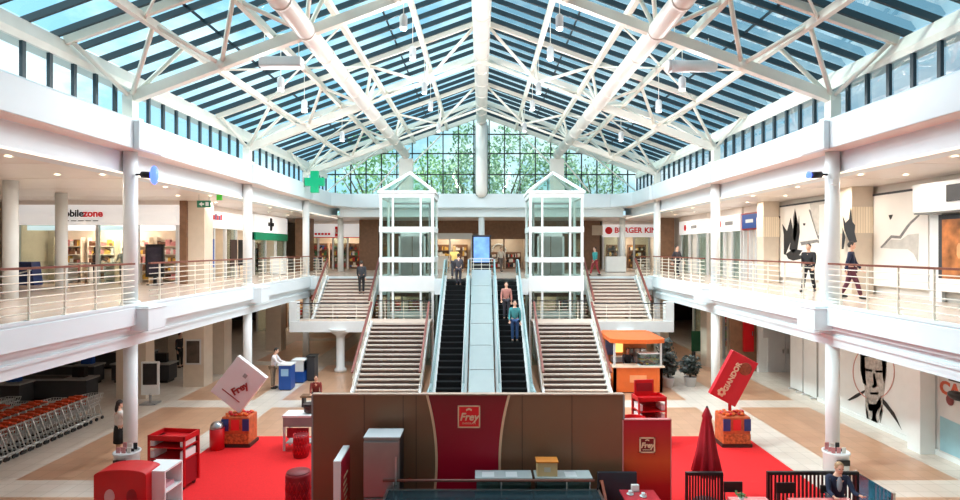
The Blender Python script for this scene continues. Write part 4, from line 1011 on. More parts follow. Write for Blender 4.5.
k = thing('display_case', 'small glass food display case on the kiosk counter', 'display case', (kx1-.55,ky+.2,1.14)); mb = MB(); mb.box(-.4,.4,-.2,.2,.02,.5); mb.build('glass', GLASST, k); mb = MB(); mb.box(-.42,.42,-.22,.22,0,.02); mb.build('base_tray', WHITE, k); mb = MB(); mb.box(-.42,.42,-.22,.22,.5,.53); mb.build('top_frame', WHITE, k); mb = MB(); rnd = random.Random(3); [mb.ball((rnd.uniform(-.33,.33),rnd.uniform(-.13,.13),z),(.05,.05,.04),rnd.randrange(3)) for z in (.07,.3) for _ in range(9)]; mb.box(-.39,.39,-.18,.18,.24,.255); mb.build('snacks', [GOODS[5],GOODS[2],GOODS[7]], k)
# dark leafy plants beyond the kiosk
def plant(label, x, y, h, seed, dark=True):
    rnd = random.Random(seed); t = thing('potted_plant', label, 'plant', (x,y,0))
    mb = MB(); mb.lathe([(.2,0),(.27,.4),(.29,.42),(.25,.42),(.24,.38),(.02,.38)], n=16); mb.build('pot', LGREY, t)
    mb = MB(); [mb.tube((0,0,.38),(rnd.uniform(-.25,.25),rnd.uniform(-.25,.25),h*.8),.018,5,r2=.008) for _ in range(6)]; mb.build('stem', DBROWN, t)
    mb = MB()
    for _ in range(260):
        p = Vector((max(-.3,min(.3,rnd.gauss(0,.17))),max(-.3,min(.3,rnd.gauss(0,.17))),rnd.uniform(.55,h))); a = Vector((rnd.uniform(-1,1),rnd.uniform(-1,1),rnd.uniform(-.6,.6))).normalized()*rnd.uniform(.09,.17); b = a.orthogonal()*.35
        mb.quad(p-a,p-b,p+a,p+b,rnd.randrange(2))
    mb.build('foliage', [M('plant_dark', (38,46,40), .5, var=.2), M('plant_grey', (74,82,78), .5, var=.2)], t)
plant('dark leafy potted plant beside the kiosk', 8.2, 24.6, 1.5, 1)
plant('taller dark leafy potted plant behind the one beside the kiosk', 8.5, 25.9, 1.9, 2)
plant('dark leafy potted plant farthest right of the kiosk', 9.2, 24.7, 1.3, 3)

# ================================================================== CARPET AREA
mb = MB(); mb.box(-8.3,8.5,7.5,18.05,0.001,.0155)
tag(mb.build('carpet', CARPET), 'big bright red carpet spread over the hall floor', 'carpet')
# booth wall
BZ = 2.66; BY = 13.0
t = thing('exhibition_booth', 'brown booth wall with red middle panel between gold curves', 'booth wall', (-.31,BY,.016))
WB = 3.6
def curve(s, z):       # gold seam x as a function of height
    u = (z/BZ); return s*(1.16 - .42*(1 - ((u-.42)/.58)**2 if u > .42 else 1 - ((.42-u)/.75)**2) + .0) if False else s*(.73 + .22*abs((u-.42)/.58)**2)
zsn = [BZ*i/20 for i in range(21)]
BROWNM = M('bronze_brown_panel', (134, 96, 72), .36, .15, var=.04, scale=.6)
for s in (-1,1):
    poly = [(s*WB,0),(s*WB,BZ)] + [(curve(s,z),z) for z in reversed(zsn)]
    mb = MB(); mb.prism(poly,1,-.06,.06); mb.build('side_panel', BROWNM, t)
    mb = MB(); mb.prism([(curve(s,z)-.028,z) for z in zsn]+[(curve(s,z)+.028,z) for z in reversed(zsn)],1,-.075,-.045); mb.build('gold_trim', GOLD, t)
    mb = MB(); mb.box(s*WB-.02,s*WB+.02,-.07,.07,0,BZ); mb.build('end_trim', MGREY, t)
    for x in ((1.25,2.4) if s > 0 else (1.2,1.5,2.4)):
        mb = MB(); mb.box(s*x-.006,s*x+.006,-.064,-.058,0,BZ); mb.build('joint', DBROWN, t)
poly = [(curve(-1,z),z) for z in zsn] + [(curve(1,z),z) for z in reversed(zsn)]
mb = MB(); mb.prism(poly,1,-.05,.05); mb.build('middle_panel', rampmat('booth_red_print', [(0,(190,8,50)),(.5,(180,10,44)),(1,(134,24,34))],2,0,BZ,.4), t)
mb = MB(); mb.box(-WB,WB,-.08,.08,BZ,BZ+.025); mb.build('top_trim', M('booth_top', (176,150,132), .4,.3), t)
CREAMT = M('logo_cream', (240,206,170), .4, var=0)
def logo(parent, x, y, z, s, back=None, rot=(PI/2,0,0), sub='CHOCOLATS'):
    mb = MB(); h = s/2
    if back: mb.box(x-h,x+h,y-.008,y,z-h,z+h,1)
    for a in ((-h,h,h-.03,h),(-h,h,-h,-h+.03),(-h,-h+.03,-h,h),(h-.03,h,-h,h)): mb.box(x+a[0],x+a[1],y-.016,y-.006,z+a[2],z+a[3],0)
    for i in range(5): mb.ball((x+(i-2)*s*.05, y-.012, z+s*.3+.02*(2-abs(i-2))*s),(s*.03,.006,s*.05),0,6,5)
    mb.build('logo_frame', [CREAMT, back or CREAMT], parent)
    text('Frey', s*.46, CREAMT, parent, (x,y-.012,z-.02*s), rot, bold=.006, shear=.25)
    text(sub, s*.1, CREAMT, parent, (x,y-.012,z-s*.3), rot, name='small_lettering')
logo(t, 0.02, -.052, BZ-.5, .52, REDT)
# right red panel
t = thing('advertising_panel', 'red and orange upright advertising panel right of the booth wall', 'advertising panel', (wx(645.5,12.95),12.95,.016))
mb = MB(); mb.box(-.54,.54,-.05,.05,0,2.09); mb.build('panel', rampmat('orange_red_print', [(0,(150,0,20)),(.28,(176,20,24)),(.55,(206,84,40)),(.78,(190,50,40)),(1,(186,6,44))],2,0,2.09,.4), t)
mb = MB(); mb.box(-.56,-.54,-.06,.06,0,2.11); mb.box(.54,.56,-.06,.06,0,2.11); mb.box(-.56,.56,-.06,.06,2.09,2.11); mb.build('edge', M('edge_rose', (206,120,120), .4), t)
logo(t, 0, -.052, 1.52, .36, M('logo_dark_red', (120,6,20), .4))
# thin sign board seen edge-on
t = thing('sign_board', 'white edged board with red and gold print left of the grey cabinet', 'sign board', (-3.02,12.15,.016), .03)
mb = MB(); mb.box(-.08,.07,-.5,.45,0,1.62); mb.build('board', WHITE, t, bevel=.01)
mb = MB(); mb.box(.07,.078,-.46,.42,.04,1.58); mb.build('print', rampmat('sign_print', [(0,(226,90,40)),(.5,(206,40,40)),(1,(170,0,50))],2,0,1.6,.4), t)
mb = MB(); [mb.box(.078,.084,-.2+.08*math.sin(i),.12+.06*math.cos(i*2),.35+.13*i,.4+.13*i) for i in range(7)]; mb.build('gold_script', CREAMT, t)
# grey cabinet
t = thing('refrigerator', 'tall grey steel refrigerator before the brown booth wall', 'refrigerator', (-2.13,12.32,.016))
mb = MB(); mb.box(-.4,.37,-.28,.3,.08,1.97); mb.build('body', M('fridge_grey', (150,146,144), .3,.5, var=.04), t, bevel=.015)
mb = MB(); mb.box(-.4,.36,-.33,-.285,.72,1.9); dr = mb.build('door', MATS['fridge_grey'], t, bevel=.01); mb = MB(); mb.box(.28,.32,-.37,-.33,1.0,1.6); mb.build('handle', CHROME, dr)
mb = MB(); mb.box(-.4,.36,-.33,-.285,.1,.69); mb.build('drawer', MATS['fridge_grey'], t, bevel=.01)
mb = MB(); mb.box(.371,.378,-.27,.29,.1,1.95); mb.build('side_panel', BLACK, t)
mb = MB(); mb.box(-.41,.38,-.29,.31,1.97,1.99); mb.build('top', M('fridge_top', (206,214,216), .3, var=.02), t)
mb = MB(); [mb.box(x-.04,x+.04,y-.04,y+.04,0,.08) for x in (-.3,.28) for y in (-.2,.22)]; mb.build('feet', BLACK, t)
# glass display cases, wooden box, rail, dark counter
for i,(x0,x1) in enumerate(((-.14,1.1),(1.16,2.4))):
    t = thing('display_case', 'white topped glass display case before the booth wall, %s' % ('left of the wooden box','under the wooden box'))if False else thing('display_case', ('white topped display case below the red booth panel','white topped display case carrying the wooden box')[i], 'display case', ((x0+x1)/2,12.3,.016))
    w_ = (x1-x0)/2
    mb = MB(); mb.box(-w_,w_,-.22,.22,1.04,1.09); mb.build('counter_top', M('case_top', (204,214,214), .25, var=.04), t)
    mb = MB(); [mb.box(a,b,-.15,.12,1.09,1.094) for a,b in ((-w_+.15,-w_+.42),(.05,.3))]; mb.build('labels', WHITE, t)
    mb = MB(); mb.box(-w_+.03,w_-.03,-.2,.2,.04,.6); mb.build('body', MGREY, t)
    mb = MB(); mb.box(-w_+.03,w_-.03,-.2,-.19,.6,1.04); mb.box(-w_+.03,-w_+.04,-.19,.2,.6,1.04); mb.box(w_-.04,w_-.03,-.19,.2,.6,1.04); mb.build('glass', GLASST, t)
    mb = MB(); mb.box(-w_+.03,w_-.03,.19,.2,.6,1.04); mb.build('back_panel', LGREY, t)
    mb = MB(); mb.box(-w_+.05,w_-.05,-.18,.18,0,.04); mb.build('plinth', DGREY, t)
t = thing('wooden_box', 'small pale wooden box on the right display case', 'box', (1.43,12.28,1.11))
mb = MB(); mb.box(-.22,.22,-.13,.13,0,.3); mb.build('body', M('pale_wood', (222,190,140), .5, var=.08), t, bevel=.01)
mb = MB(); mb.box(-.24,.24,-.15,.15,.3,.33); mb.build('lid', M('orange_wood', (226,140,60), .45, var=.06), t)
mb = MB(); mb.box(-.07,.07,-.136,-.131,.1,.2); mb.build('label', BEIGE, t)
t = thing('counter', 'dark glass topped bar counter with metal edge at the front', 'bar counter', (.22,11.2,.016))
mb = MB(); mb.box(-2.2,2.25,-.62,.76,.84,.88); mb.build('counter_top', M('dark_teal_glass', (38,56,62), .15, var=.03), t)
mb = MB(); mb.box(-2.25,-2.2,-.62,.8,.82,.895); mb.box(2.25,2.3,-.62,.8,.82,.895); mb.box(-2.2,2.25,.76,.8,.82,.895); mb.build('metal_edge', CHROME, t)
mb = MB(); mb.box(-2.1,2.15,-.5,.65,.05,.84); mb.build('body', DGREY, t); mb = MB(); mb.box(-2.05,2.1,-.45,.6,0,.05); mb.build('plinth', BLACK, t)
mb = MB(); mb.tube((-2.33,.78,1.08),(2.2,.78,1.08),.03,10); mb.build('rail', M('rail_brown', (132,84,72), .4), t)
for x in (-2.1,0.2,1.6,2.1):
    mb = MB(); mb.tube((x,.78,.89),(x,.78,1.06),.015); mb.build('rail_post', CHROME, t)
t = thing('side_board', 'reddish brown slanted board at the right end of the bar counter', 'board', (2.62,12.0,.016)); mb = MB(); mb.prism([(-.5,0),(.3,0),(.3,.95),(.2,1.0),(-.5,.55)],0,-.03,.03); mb.build('board', M('red_brown_board', (150,76,48), .4), t)

# candy bins with tilted giant packages
def package(label, cx, cy, y, w, h, ang, base_label, bm, pm, txt, tm):
    r = thing('display_bin', base_label, 'display bin', (cx,17.35,.016))
    mb = MB(); prof = [(-.45,-.32),(.45,-.32),(.45,.32),(-.45,.32)]
    mb.box(-.42,.42,-.32,.32,.08,.92,0); mb.build('box', bm, r, bevel=.03)
    mb = MB(); mb.box(-.46,.46,-.34,.34,0,.1); mb.build('base', DBROWN, r)
    mb = MB(); mb.box(-.42,-.2,-.335,-.321,.5,.86,0); mb.box(.22,.42,-.335,-.321,.5,.86,0); mb.box(-.12,.12,-.335,-.321,.52,.84,1); mb.build('print', [M('print_blue',(40,60,130),.4,var=.15), REDT], r)
    mb = MB(); rnd = random.Random(int(cx*10)); [mb.ball((rnd.uniform(-.38,.38),rnd.uniform(-.26,.26),.93+rnd.uniform(0,.05)),(.06,.05,.035),rnd.randrange(2)) for _ in range(40)]; o = mb.build('sweets', [ORANGE, RED], r); o['kind'] = 'stuff'
    mb = MB(); mb.box(-.41,.41,-.338,-.322,.12,.4); mb.build('sweets_print', M('sweets_print',(190,110,60),.5,var=.5,scale=14), r)
    p = thing('giant_package', label, 'package', (cx+cy[0],y,cy[1]))
    b = MB(); b.box(-w/2,w/2,-.09,.09,-h/2,h/2); o = b.build('carton', pm, p, bevel=.015); o.rotation_euler = (0,ang,0)
    return r, p, o
WPACK = M('package_white', (232,230,230), .35, var=.02); RPACK = M('package_red', (214,22,42), .35, var=.05)
bx_ = wx(238,17.3)
r, p, o = package('white giant chocolate package tilted on its corner above the left display bin', bx_, (.02,6.05-(384-249)*17.3/560), 17.3, 1.12, 1.38, math.radians(38), 'printed cardboard bin of sweets under the white giant package', M('bin_orange_print',(196,96,52),.5,var=.25,scale=8), WPACK, '', None)
txt = text('Frey', .3, M('pack_brown',(150,50,50),.4), p, (.05,-.1,-.12), name='lettering', bold=.012)
txt.rotation_euler = (PI/2,math.radians(-30)+0,0)
mb = MB(); mb.box(-.06,.06,-.1,-.091,.28,.4); mb.build('small_emblem', MGREY, o); mb = MB(); mb.box(-.32,.36,-.1,-.091,-.42,-.39); mb.build('line_print', M('pack_brown',(150,50,50)), o)
mb = MB(); mb.tube((0,0,-.88),(0,0,-.62),.05,10); mb.build('stand', WHITE, p)
bx_ = wx(732,17.3)
r, p, o = package('red giant chocolate package tilted above the right display bin', bx_, (.0,6.05-(378-249)*17.3/560), 17.3, .88, 1.52, math.radians(28), 'printed cardboard bin of sweets under the red giant package', M('bin_orange_print'), RPACK, '', None)
e_ = bpy.data.objects.new('print', None)
bpy.data.objects.remove(e_)
tx = text('GIANDOR', .21, CREAMT, o, (-.08,-.1,.02), (PI/2,-PI/2,0), bold=.008); 
mb = MB(); mb.ball((.16,-.093,.42),(.2,.008,.2)); mb.build('nut_print', M('nut_brown',(150,70,40),.4,var=.3,scale=12), o); mb = MB(); [mb.ball((-.15+.09*math.cos(i*1.05),-.093,-.55+.09*math.sin(i*1.05)),(.05,.006,.05)) for i in range(6)]; mb.build('gold_print', GOLD, o)
mb = MB(); mb.tube((-.1,0,-1.0),(-.1,0,-.7),.05,10); mb.build('stand', RED, p)

# red bin with domed lid
t = thing('waste_bin', 'round red bin with silver domed lid left of the white giant package', 'bin', (-7.98,16.9,.016))
mb = MB(); mb.lathe([(.19,0),(.21,.02),(.21,.62),(.19,.63)], n=20); mb.build('body', RED, t); mb = MB(); mb.lathe([(.2,.63),(.2,.66),(.17,.76),(.1,.82),(.02,.84)], n=20); mb.build('lid', CHROME, t)
# tall red shelf trolley left
def red_rack(label, x, y, rot, w=1.0, h=1.36, d=.62):
    t = thing('display_rack', label, 'display rack', (x,y,.016), rot)
    mb = MB()
    for sx in (-1,1):
        for sy in (-1,1): mb.box(sx*w/2-.045*(sx>0)-.0,sx*w/2+.045*(sx<0),sy*d/2-.045*(sy>0),sy*d/2+.045*(sy<0),.1,h)
    mb.build('frame', RED, t)
    mb = MB(); mb.box(-w/2+.045,w/2-.045,-d/2+.01,d/2-.01,.1,.72); mb.build('drawer', DRED, t)
    mb = MB(); mb.box(-w/2,w/2,-d/2-.005,-d/2+.01,.12,.7); mb.build('front_panel', RED, t)
    for z in (.74,1.04): mb = MB(); mb.box(-w/2+.03,w/2-.03,-d/2+.02,d/2-.02,z,z+.03); mb.build('shelf_board', RED, t)
    mb = MB(); mb.box(-w/2,w/2,-d/2,d/2,h-.13,h-.1); [mb.box(a,b,c,e,h-.12,h) for a,b,c,e in ((-w/2,w/2,-d/2,-d/2+.03),(-w/2,w/2,d/2-.03,d/2),(-w/2,-w/2+.03,-d/2,d/2),(w/2-.03,w/2,-d/2,d/2))]; mb.build('top_tray', RED, t)
    mb = MB(); mb.box(-w/2+.05,w/2-.05,d/2-.03,d/2-.02,.74,h-.1); mb.build('back_panel', DRED, t)
    mb = MB(); [mb.box(sx*(w/2-.1)-.05,sx*(w/2-.1)+.05,-d/2+.05,d/2-.1,z,z+.18) for sx in (-1,1) for z in (.78,1.08)]; mb.build('leaflets', WHITE, t)
    for sx in (-1,1):
        for sy in (-1,1): mb = MB(); mb.tube((sx*(w/2-.1)-.02,sy*(d/2-.1),.05),(sx*(w/2-.1)+.02,sy*(d/2-.1),.05),.05,10); mb.build('wheel', BLACK, t)
    return t
red_rack('tall red display rack on wheels, left of the booth', -7.85, 14.3, -.12)
t = red_rack('red display rack on wheels behind the red advertising panel', 5.2, 17.4, .1, .9, 1.5, .6)
mb = MB(); mb.box(-.42,.2,.1,.16,1.5,1.95); mb.build('header_panel', RED, t); mb = MB(); mb.box(-.36,.14,.09,.1,1.6,1.85); mb.build('header_print', DRED, t)
# red front box with arched top
t = thing('display_box', 'red box with arched top and oval openings at the lower left', 'display box', (-8.02,12.7,.016), .03)
mb = MB(); n=12; poly = [(-.57,0),(.57,0),(.57,1.02)] + [(.57*math.cos(PI*i/n),1.02+.12*math.sin(PI*i/n)) for i in range(1,n)] + [(-.57,1.02)]; mb.prism(poly,1,-.3,.3); mb.build('body', RED, t, bevel=.01)
for x in (-.22,.26): mb = MB(); mb.lathe([(.11,0),(.11,.012)], n=20); o = mb.build('oval_panel', M('oval_pink',(222,170,170),.5) if x<0 else DRED, t, loc=(x,-.3,.55)); o.rotation_euler=(PI/2,0,0); o.scale=(1,1.5,1)
mb = MB(); mb.box(-.1,.55,-.31,-.3,.2,.34); mb.build('print', DRED, t)
# white cube shelf
t = thing('shelf_unit', 'low white open shelf beside the red arched box', 'shelf', (-7.45,13.0,.016), -.05)
mb = MB(); mb.box(-.32,.32,-.35,.35,.98,1.02); mb.build('top', WHITE, t)
mb = MB(); mb.box(-.32,-.28,-.35,.35,0,.98); mb.box(.0,.04,.31,.35,0,.98) if False else None; mb.box(-.28,.32,.31,.35,0,.98); mb.box(-.28,.32,-.35,-.31,0,.98); mb.build('side_panel', WHITE, t)
for z in (.04,.5): mb = MB(); mb.box(-.28,.32,-.31,.31,z,z+.03); mb.build('shelf_board', WHITE, t)
mb = MB(); mb.box(-.2,.2,-.2,.2,.53,.62); mb.build('tray', M('tray_pink',(214,160,170),.5), t)
# stands at the near columns
for sgn, side in ((-1,'left'),(1,'right')):
    t = thing('leaflet_stand', 'white leaflet stand with dark label at the foot of the near %s column' % side, 'stand', (sgn*9.4,14.85,0))
    mb = MB(); mb.lathe([(.3,0),(.3,.62),(.33,.66),(.33,.7),(.28,.7),(.28,.66),(.02,.66)], n=20); mb.build('body', LGREY if sgn<0 else WHITE, t)
    mb = MB(); mb.box(-.16,.16,-.33,-.29,.42,.56); mb.build('label_panel', BLACK, t)
    mb = MB(); rnd = random.Random(5); [mb.box(x,x+.1,y,y+.02,.68,.68+rnd.uniform(.06,.2),rnd.randrange(3)) for x in (-.2,-.06,.08) for y in (-.14,0,.14)]; mb.build('leaflets', [GOODS[1],GOODS[6],GOODS[7]], t)
# small table with dark bowl, stool, red barrels
t = thing('demo_table', 'grey demonstration table with white top left of the booth', 'table', (-5.45,17.0,.016))
mb = MB(); mb.box(-.5,.5,-.3,.3,1.0,1.06); mb.build('table_top', WHITE, t); mb = MB(); mb.box(-.48,.48,-.28,.28,.72,1.0); mb.build('apron', MGREY, t)
for sx in (-1,1):
    for sy in (-1,1): mb = MB(); mb.box(sx*.45-.03,sx*.45+.03,sy*.25-.03,sy*.25+.03,0,.72); mb.build('leg', LGREY, t)
mb = MB(); mb.box(-.35,.3,-.31,-.285,.4,.7); mb.build('red_cloth', DRED, t); mb = MB(); mb.box(-.42,.42,-.22,.22,.2,.23); mb.build('lower_shelf', LGREY, t)
t = thing('bowl', 'dark brown bowl on the demonstration table', 'bowl', (-5.22,17.0,1.076)); mb = MB(); mb.lathe([(.1,0),(.16,.05),(.19,.28),(.17,.28),(.14,.08),(.02,.06)], n=20); mb.build('body', DBROWN, t); mb = MB(); mb.lathe([(.195,.24),(.2,.26),(.195,.29)], n=20, cap=False); mb.build('rim', BLACK, t)
def barrel(label, x, y, r, h):
    t = thing('barrel_stool', label, 'stool', (x,y,.016)); mb = MB(); mb.lathe([(r*.92,0),(r,.05),(r,h-.06),(r*.93,h)], n=28); mb.build('body', DRED, t)
    mb = MB(); mb.lathe([(r*.93,h),(r*.9,h+.02),(.02,h+.025)], n=28); mb.build('seat', M('barrel_seat',(120,8,20),.5), t)
    mb = MB()
    for i in range(16):
        a = 2*PI*i/16
        for z0 in (.12,.4): mb.tube((r*1.005*math.cos(a),r*1.005*math.sin(a),z0),(r*1.005*math.cos(a+.39),r*1.005*math.sin(a+.39),z0+.26),.008,4); mb.tube((r*1.005*math.cos(a+.39),r*1.005*math.sin(a+.39),z0),(r*1.005*math.cos(a),r*1.005*math.sin(a),z0+.26),.008,4)
    mb.build('quilting', RED, t)
barrel('round red quilted stool at the left end of the booth wall', -4.3, 13.15, .29, .8)
barrel('round red quilted stool in front of the demonstration table', -5.25, 16.3, .22, .62)
t = thing('armchair', 'red tub chair beside the red display rack', 'chair', (4.55,16.7,.016)); mb = MB(); mb.lathe([(.3,.1),(.34,.15),(.34,.5),(.3,.52),(.02,.52)], n=22); mb.build('seat', RED, t)
mb = MB()
for i in range(14):
    a = PI*.05+PI*.9*i/13; b = PI*.05+PI*.9*(i+1)/13
    mb.beam((.33*math.cos((a+b)/2),.33*math.sin((a+b)/2),.5),(.35*math.cos((a+b)/2),.35*math.sin((a+b)/2),1.0),.09,.06,up=(math.cos((a+b)/2),math.sin((a+b)/2),0))
mb.build('backrest', RED, t); mb = MB(); mb.lathe([(.12,0),(.12,.1)], n=16); mb.build('base', BLACK, t)
# parasol
t = thing('parasol', 'closed dark red parasol on the right of the carpet', 'parasol', (wx(706,13.3),13.3,.016))
mb = MB(); n=32; prof = [(.02,2.29),(.12,2.06),(.1,2.0),(.125,1.8),(.21,1.25),(.32,.72),(.28,.68)]
vs = []; 
for r_, z in prof:
    for i in range(n): q = r_*(1+.16*(1 if i%4<2 else -1)*(1 if z<1.9 else .2)); vs.append((q*math.cos(2*PI*i/n),q*math.sin(2*PI*i/n),z))
mb.add(vs,[(k_*n+i,k_*n+(i+1)%n,(k_+1)*n+(i+1)%n,(k_+1)*n+i) for k_ in range(len(prof)-1) for i in range(n)],0,True); mb.build('canopy', M('parasol_red',(168,6,30),.6,var=.08), t)
mb = MB(); mb.tube((0,0,.06),(0,0,2.25),.025,10); mb.ball((0,0,2.27),(.03,.03,.04)); mb.build('pole', DGREY, t); mb = MB(); mb.lathe([(.3,0),(.3,.05),(.06,.08)], n=20); mb.build('base', DGREY, t)
# slatted screens
def screen(label, x0, x1, y, h=.97, n=14):
    t = thing('slat_screen', label, 'screen', (x0,y,.016)); w_ = x1-x0
    mb = MB(); mb.box(0,.05,-.04,.04,0,h); mb.box(w_-.05,w_,-.04,.04,0,h); mb.box(0.05,w_-.05,-.04,.04,h-.07,h); mb.box(.05,w_-.05,-.04,.04,.06,.12); mb.build('frame', BLACK, t)
    for i in range(n): x = .1+(w_-.2)*i/(n-1); mb = MB(); mb.box(x-.016,x+.016,-.02,.02,.12,h-.07); mb.build('slat', BLACK, t)
screen('dark slatted screen beside the closed parasol', wx(684,12.75), wx(721,12.75), 12.72, n=11)
screen('dark slatted screen behind the seated man', wx(766,12.75), wx(857,12.75), 12.75, n=22)
t = thing('planter_screen', 'plain dark screen panel before the red advertising panel', 'screen', (wx(616,12.6),12.6,.016)); mb = MB(); mb.box(-.44,.44,-.04,.04,.05,1.02); mb.build('panel', M('dark_slate',(44,54,64),.45), t, bevel=.01); mb = MB(); mb.box(-.4,-.3,-.2,.2,0,.05); mb.box(.3,.4,-.2,.2,0,.05); mb.build('feet', BLACK, t)
t = thing('glass_screen', 'low blue tinted glass screen at the end of the slatted screen', 'screen', (8.72,12.55,.016)); mb = MB(); mb.box(-.015,.015,-.7,.5,.08,.85); mb.build('glass', glassmat('blue_glass',(130,190,214),.1), t); mb = MB(); mb.box(-.03,.03,-.72,-.68,0,.87); mb.build('post', CHROME, t); mb = MB(); mb.box(-.03,.03,.48,.52,0,.87); mb.build('post', CHROME, t)
# tables and chairs of the cafe
def table(label, x, y, w, d, top, h=.75):
    t = thing('cafe_table', label, 'table', (x,y,.016)); mb = MB(); mb.box(-w/2,w/2,-d/2,d/2,h-.04,h); mb.build('table_top', top, t, bevel=.006)
    mb = MB(); mb.tube((0,0,.03),(0,0,h-.04),.04,10); mb.build('column', BLACK, t); mb = MB(); mb.box(-.25,.25,-.25,.25,0,.03); mb.build('foot', BLACK, t); return t
TOPR = M('table_red',(196,60,70),.25,var=.06); TOPP = M('table_rose',(222,130,130),.25,var=.05)
table('red cafe table with white cups before the dark screen panel', 3.4, 12.0, .75, .6, TOPR)
table('rose cafe table with a small green plant, left of the seated man', 5.65, 11.55, .8, .8, TOPP)
table('rose cafe table before the seated man', 7.15, 11.5, 1.3, .8, TOPP)
def cup(label, x, y):
    t = thing('cup', label, 'cup', (x,y,.767)); mb = MB(); mb.lathe([(.025,0),(.04,.06),(.042,.08),(.036,.08),(.02,.012),(.005,.01)], n=14); mb.build('body', WHITE, t)
    mb = MB(); mb.lathe([(.03,0.002),(.075,.012),(.077,.016),(.03,.008)], n=16, cap=False); mb.build('saucer', WHITE, t); mb = MB(); mb.path([(.04,0,.065),(.065,0,.06),(.06,0,.03),(.035,0,.025)],.006,5); mb.build('handle', WHITE, t)
cup('white cup nearest the left edge of the red cafe table', 3.2, 12.05); cup('white cup near the middle of the red cafe table', 3.45, 11.95)
t = thing('napkin_holder', 'white napkin block at the far side of the red cafe table', 'napkin holder', (3.35,12.22,.767)); mb = MB(); mb.box(-.08,.08,-.04,.04,0,.14); mb.build('napkins', WHITE, t); mb = MB(); mb.box(-.09,.09,-.05,.05,-.0,.02); mb.build('tray', CHROME, t)
t = thing('table_plant', 'small green plant in a pot on the rose cafe table', 'plant', (5.45,11.75,.767)); mb = MB(); mb.lathe([(.04,0),(.055,.08),(.045,.08),(.01,.07)], n=12); mb.build('pot', WHITE, t); mb = MB(); rnd = random.Random(2)
for _ in range(40):
    p_ = Vector((rnd.gauss(0,.04),rnd.gauss(0,.04),rnd.uniform(.08,.17))); a = Vector((rnd.uniform(-1,1),rnd.uniform(-1,1),rnd.uniform(-.5,.5))).normalized()*.03; b = a.orthogonal()*.5; mb.quad(p_-a,p_-b,p_+a,p_+b)
mb.build('foliage', M('plant_green',(70,120,60),.5,var=.2), t)
def chair(label, x, y, rot=0, h=.86):
    t = thing('cafe_chair', label, 'chair', (x,y,.016), rot)
    mb = MB(); mb.box(-.21,.21,-.2,.21,.43,.47); mb.build('seat', BLACK, t, bevel=.01)
    mb = MB(); mb.box(-.21,.21,.2,.235,.62,h); mb.build('backrest', BLACK, t, bevel=.012)
    for sx in (-1,1):
        mb = MB(); mb.tube((sx*.19,.215,.0),(sx*.19,.215,h-.02),.016,6); mb.build('leg', BLACK, t)
        mb = MB(); mb.tube((sx*.19,-.18,.0),(sx*.19,-.18,.44),.016,6); mb.build('leg', BLACK, t)
    return t
chair('black cafe chair behind the table with the small plant', 5.6, 12.25, 0)
chair('black cafe chair left of the seated man', 6.75, 12.2, 0)
chair('black cafe chair under the seated man', 7.72, 12.2, 0, .8)
chair('black cafe chair left of the red cafe table', 2.75, 12.05, 1.2, .95)
# ================================================================== PEOPLE
def bake(verts, edges, radii, root=0, sub=1, name='skinned'):
    me = bpy.data.meshes.new(name); me.from_pydata(verts, edges, [])
    o = bpy.data.objects.new(name, me); COL.objects.link(o)
    sk = o.modifiers.new('skin','SKIN'); sk.use_smooth_shade = True
    for i, v in enumerate(me.skin_vertices[0].data):
        r = radii[i]; v.radius = r if isinstance(r, tuple) else (r, r); v.use_root = (i == root)
    if sub: s = o.modifiers.new('sub','SUBSURF'); s.levels = sub; s.render_levels = sub
    dg = bpy.context.evaluated_depsgraph_get(); dg.update()
    ev = o.evaluated_get(dg); m2 = bpy.data.meshes.new_from_object(ev)
    vs = [tuple(v.co) for v in m2.vertices]; fs = [tuple(p.vertices) for p in m2.polygons]
    bpy.data.objects.remove(o); bpy.data.meshes.remove(me); bpy.data.meshes.remove(m2)
    return vs, fs
# one hand: palm and five fingers, along -Z, thumb towards +X
def hand_mesh():
    v = [(0,0,0),(0,0,-.045),(0,.0,-.085)]; e = [(0,1),(1,2)]; r = [(.018,.026),(.016,.036),(.014,.038)]
    allv, allf = bake(v, e, r)
    for k,(x,l) in enumerate(((.03,.068),(.011,.078),(-.009,.072),(-.028,.056))):
        vv = [(x*.8,0,-.06),(x,0,-.09),(x*1.05,.006,-.09-l*.45),(x*1.05,.022,-.09-l*.78),(x*1.05,.036,-.09-l)]
        a, f = bake(vv, [(i,i+1) for i in range(4)], [.009,.0095,.009,.0085,.0075])
        b = len(allv); allv += a; allf += [tuple(b+i for i in q) for q in f]
    vv = [(.012,0,-.02),(.036,.004,-.045),(.05,.012,-.075),(.052,.022,-.098)]
    a, f = bake(vv, [(0,1),(1,2),(2,3)], [.012,.012,.0105,.009])
    b = len(allv); allv += a; allf += [tuple(b+i for i in q) for q in f]
    return allv, allf
HAND = hand_mesh()
SKIN = [M('skin_light', (224,176,150), .5, var=.04), M('skin_tan', (190,136,106), .5, var=.04)]
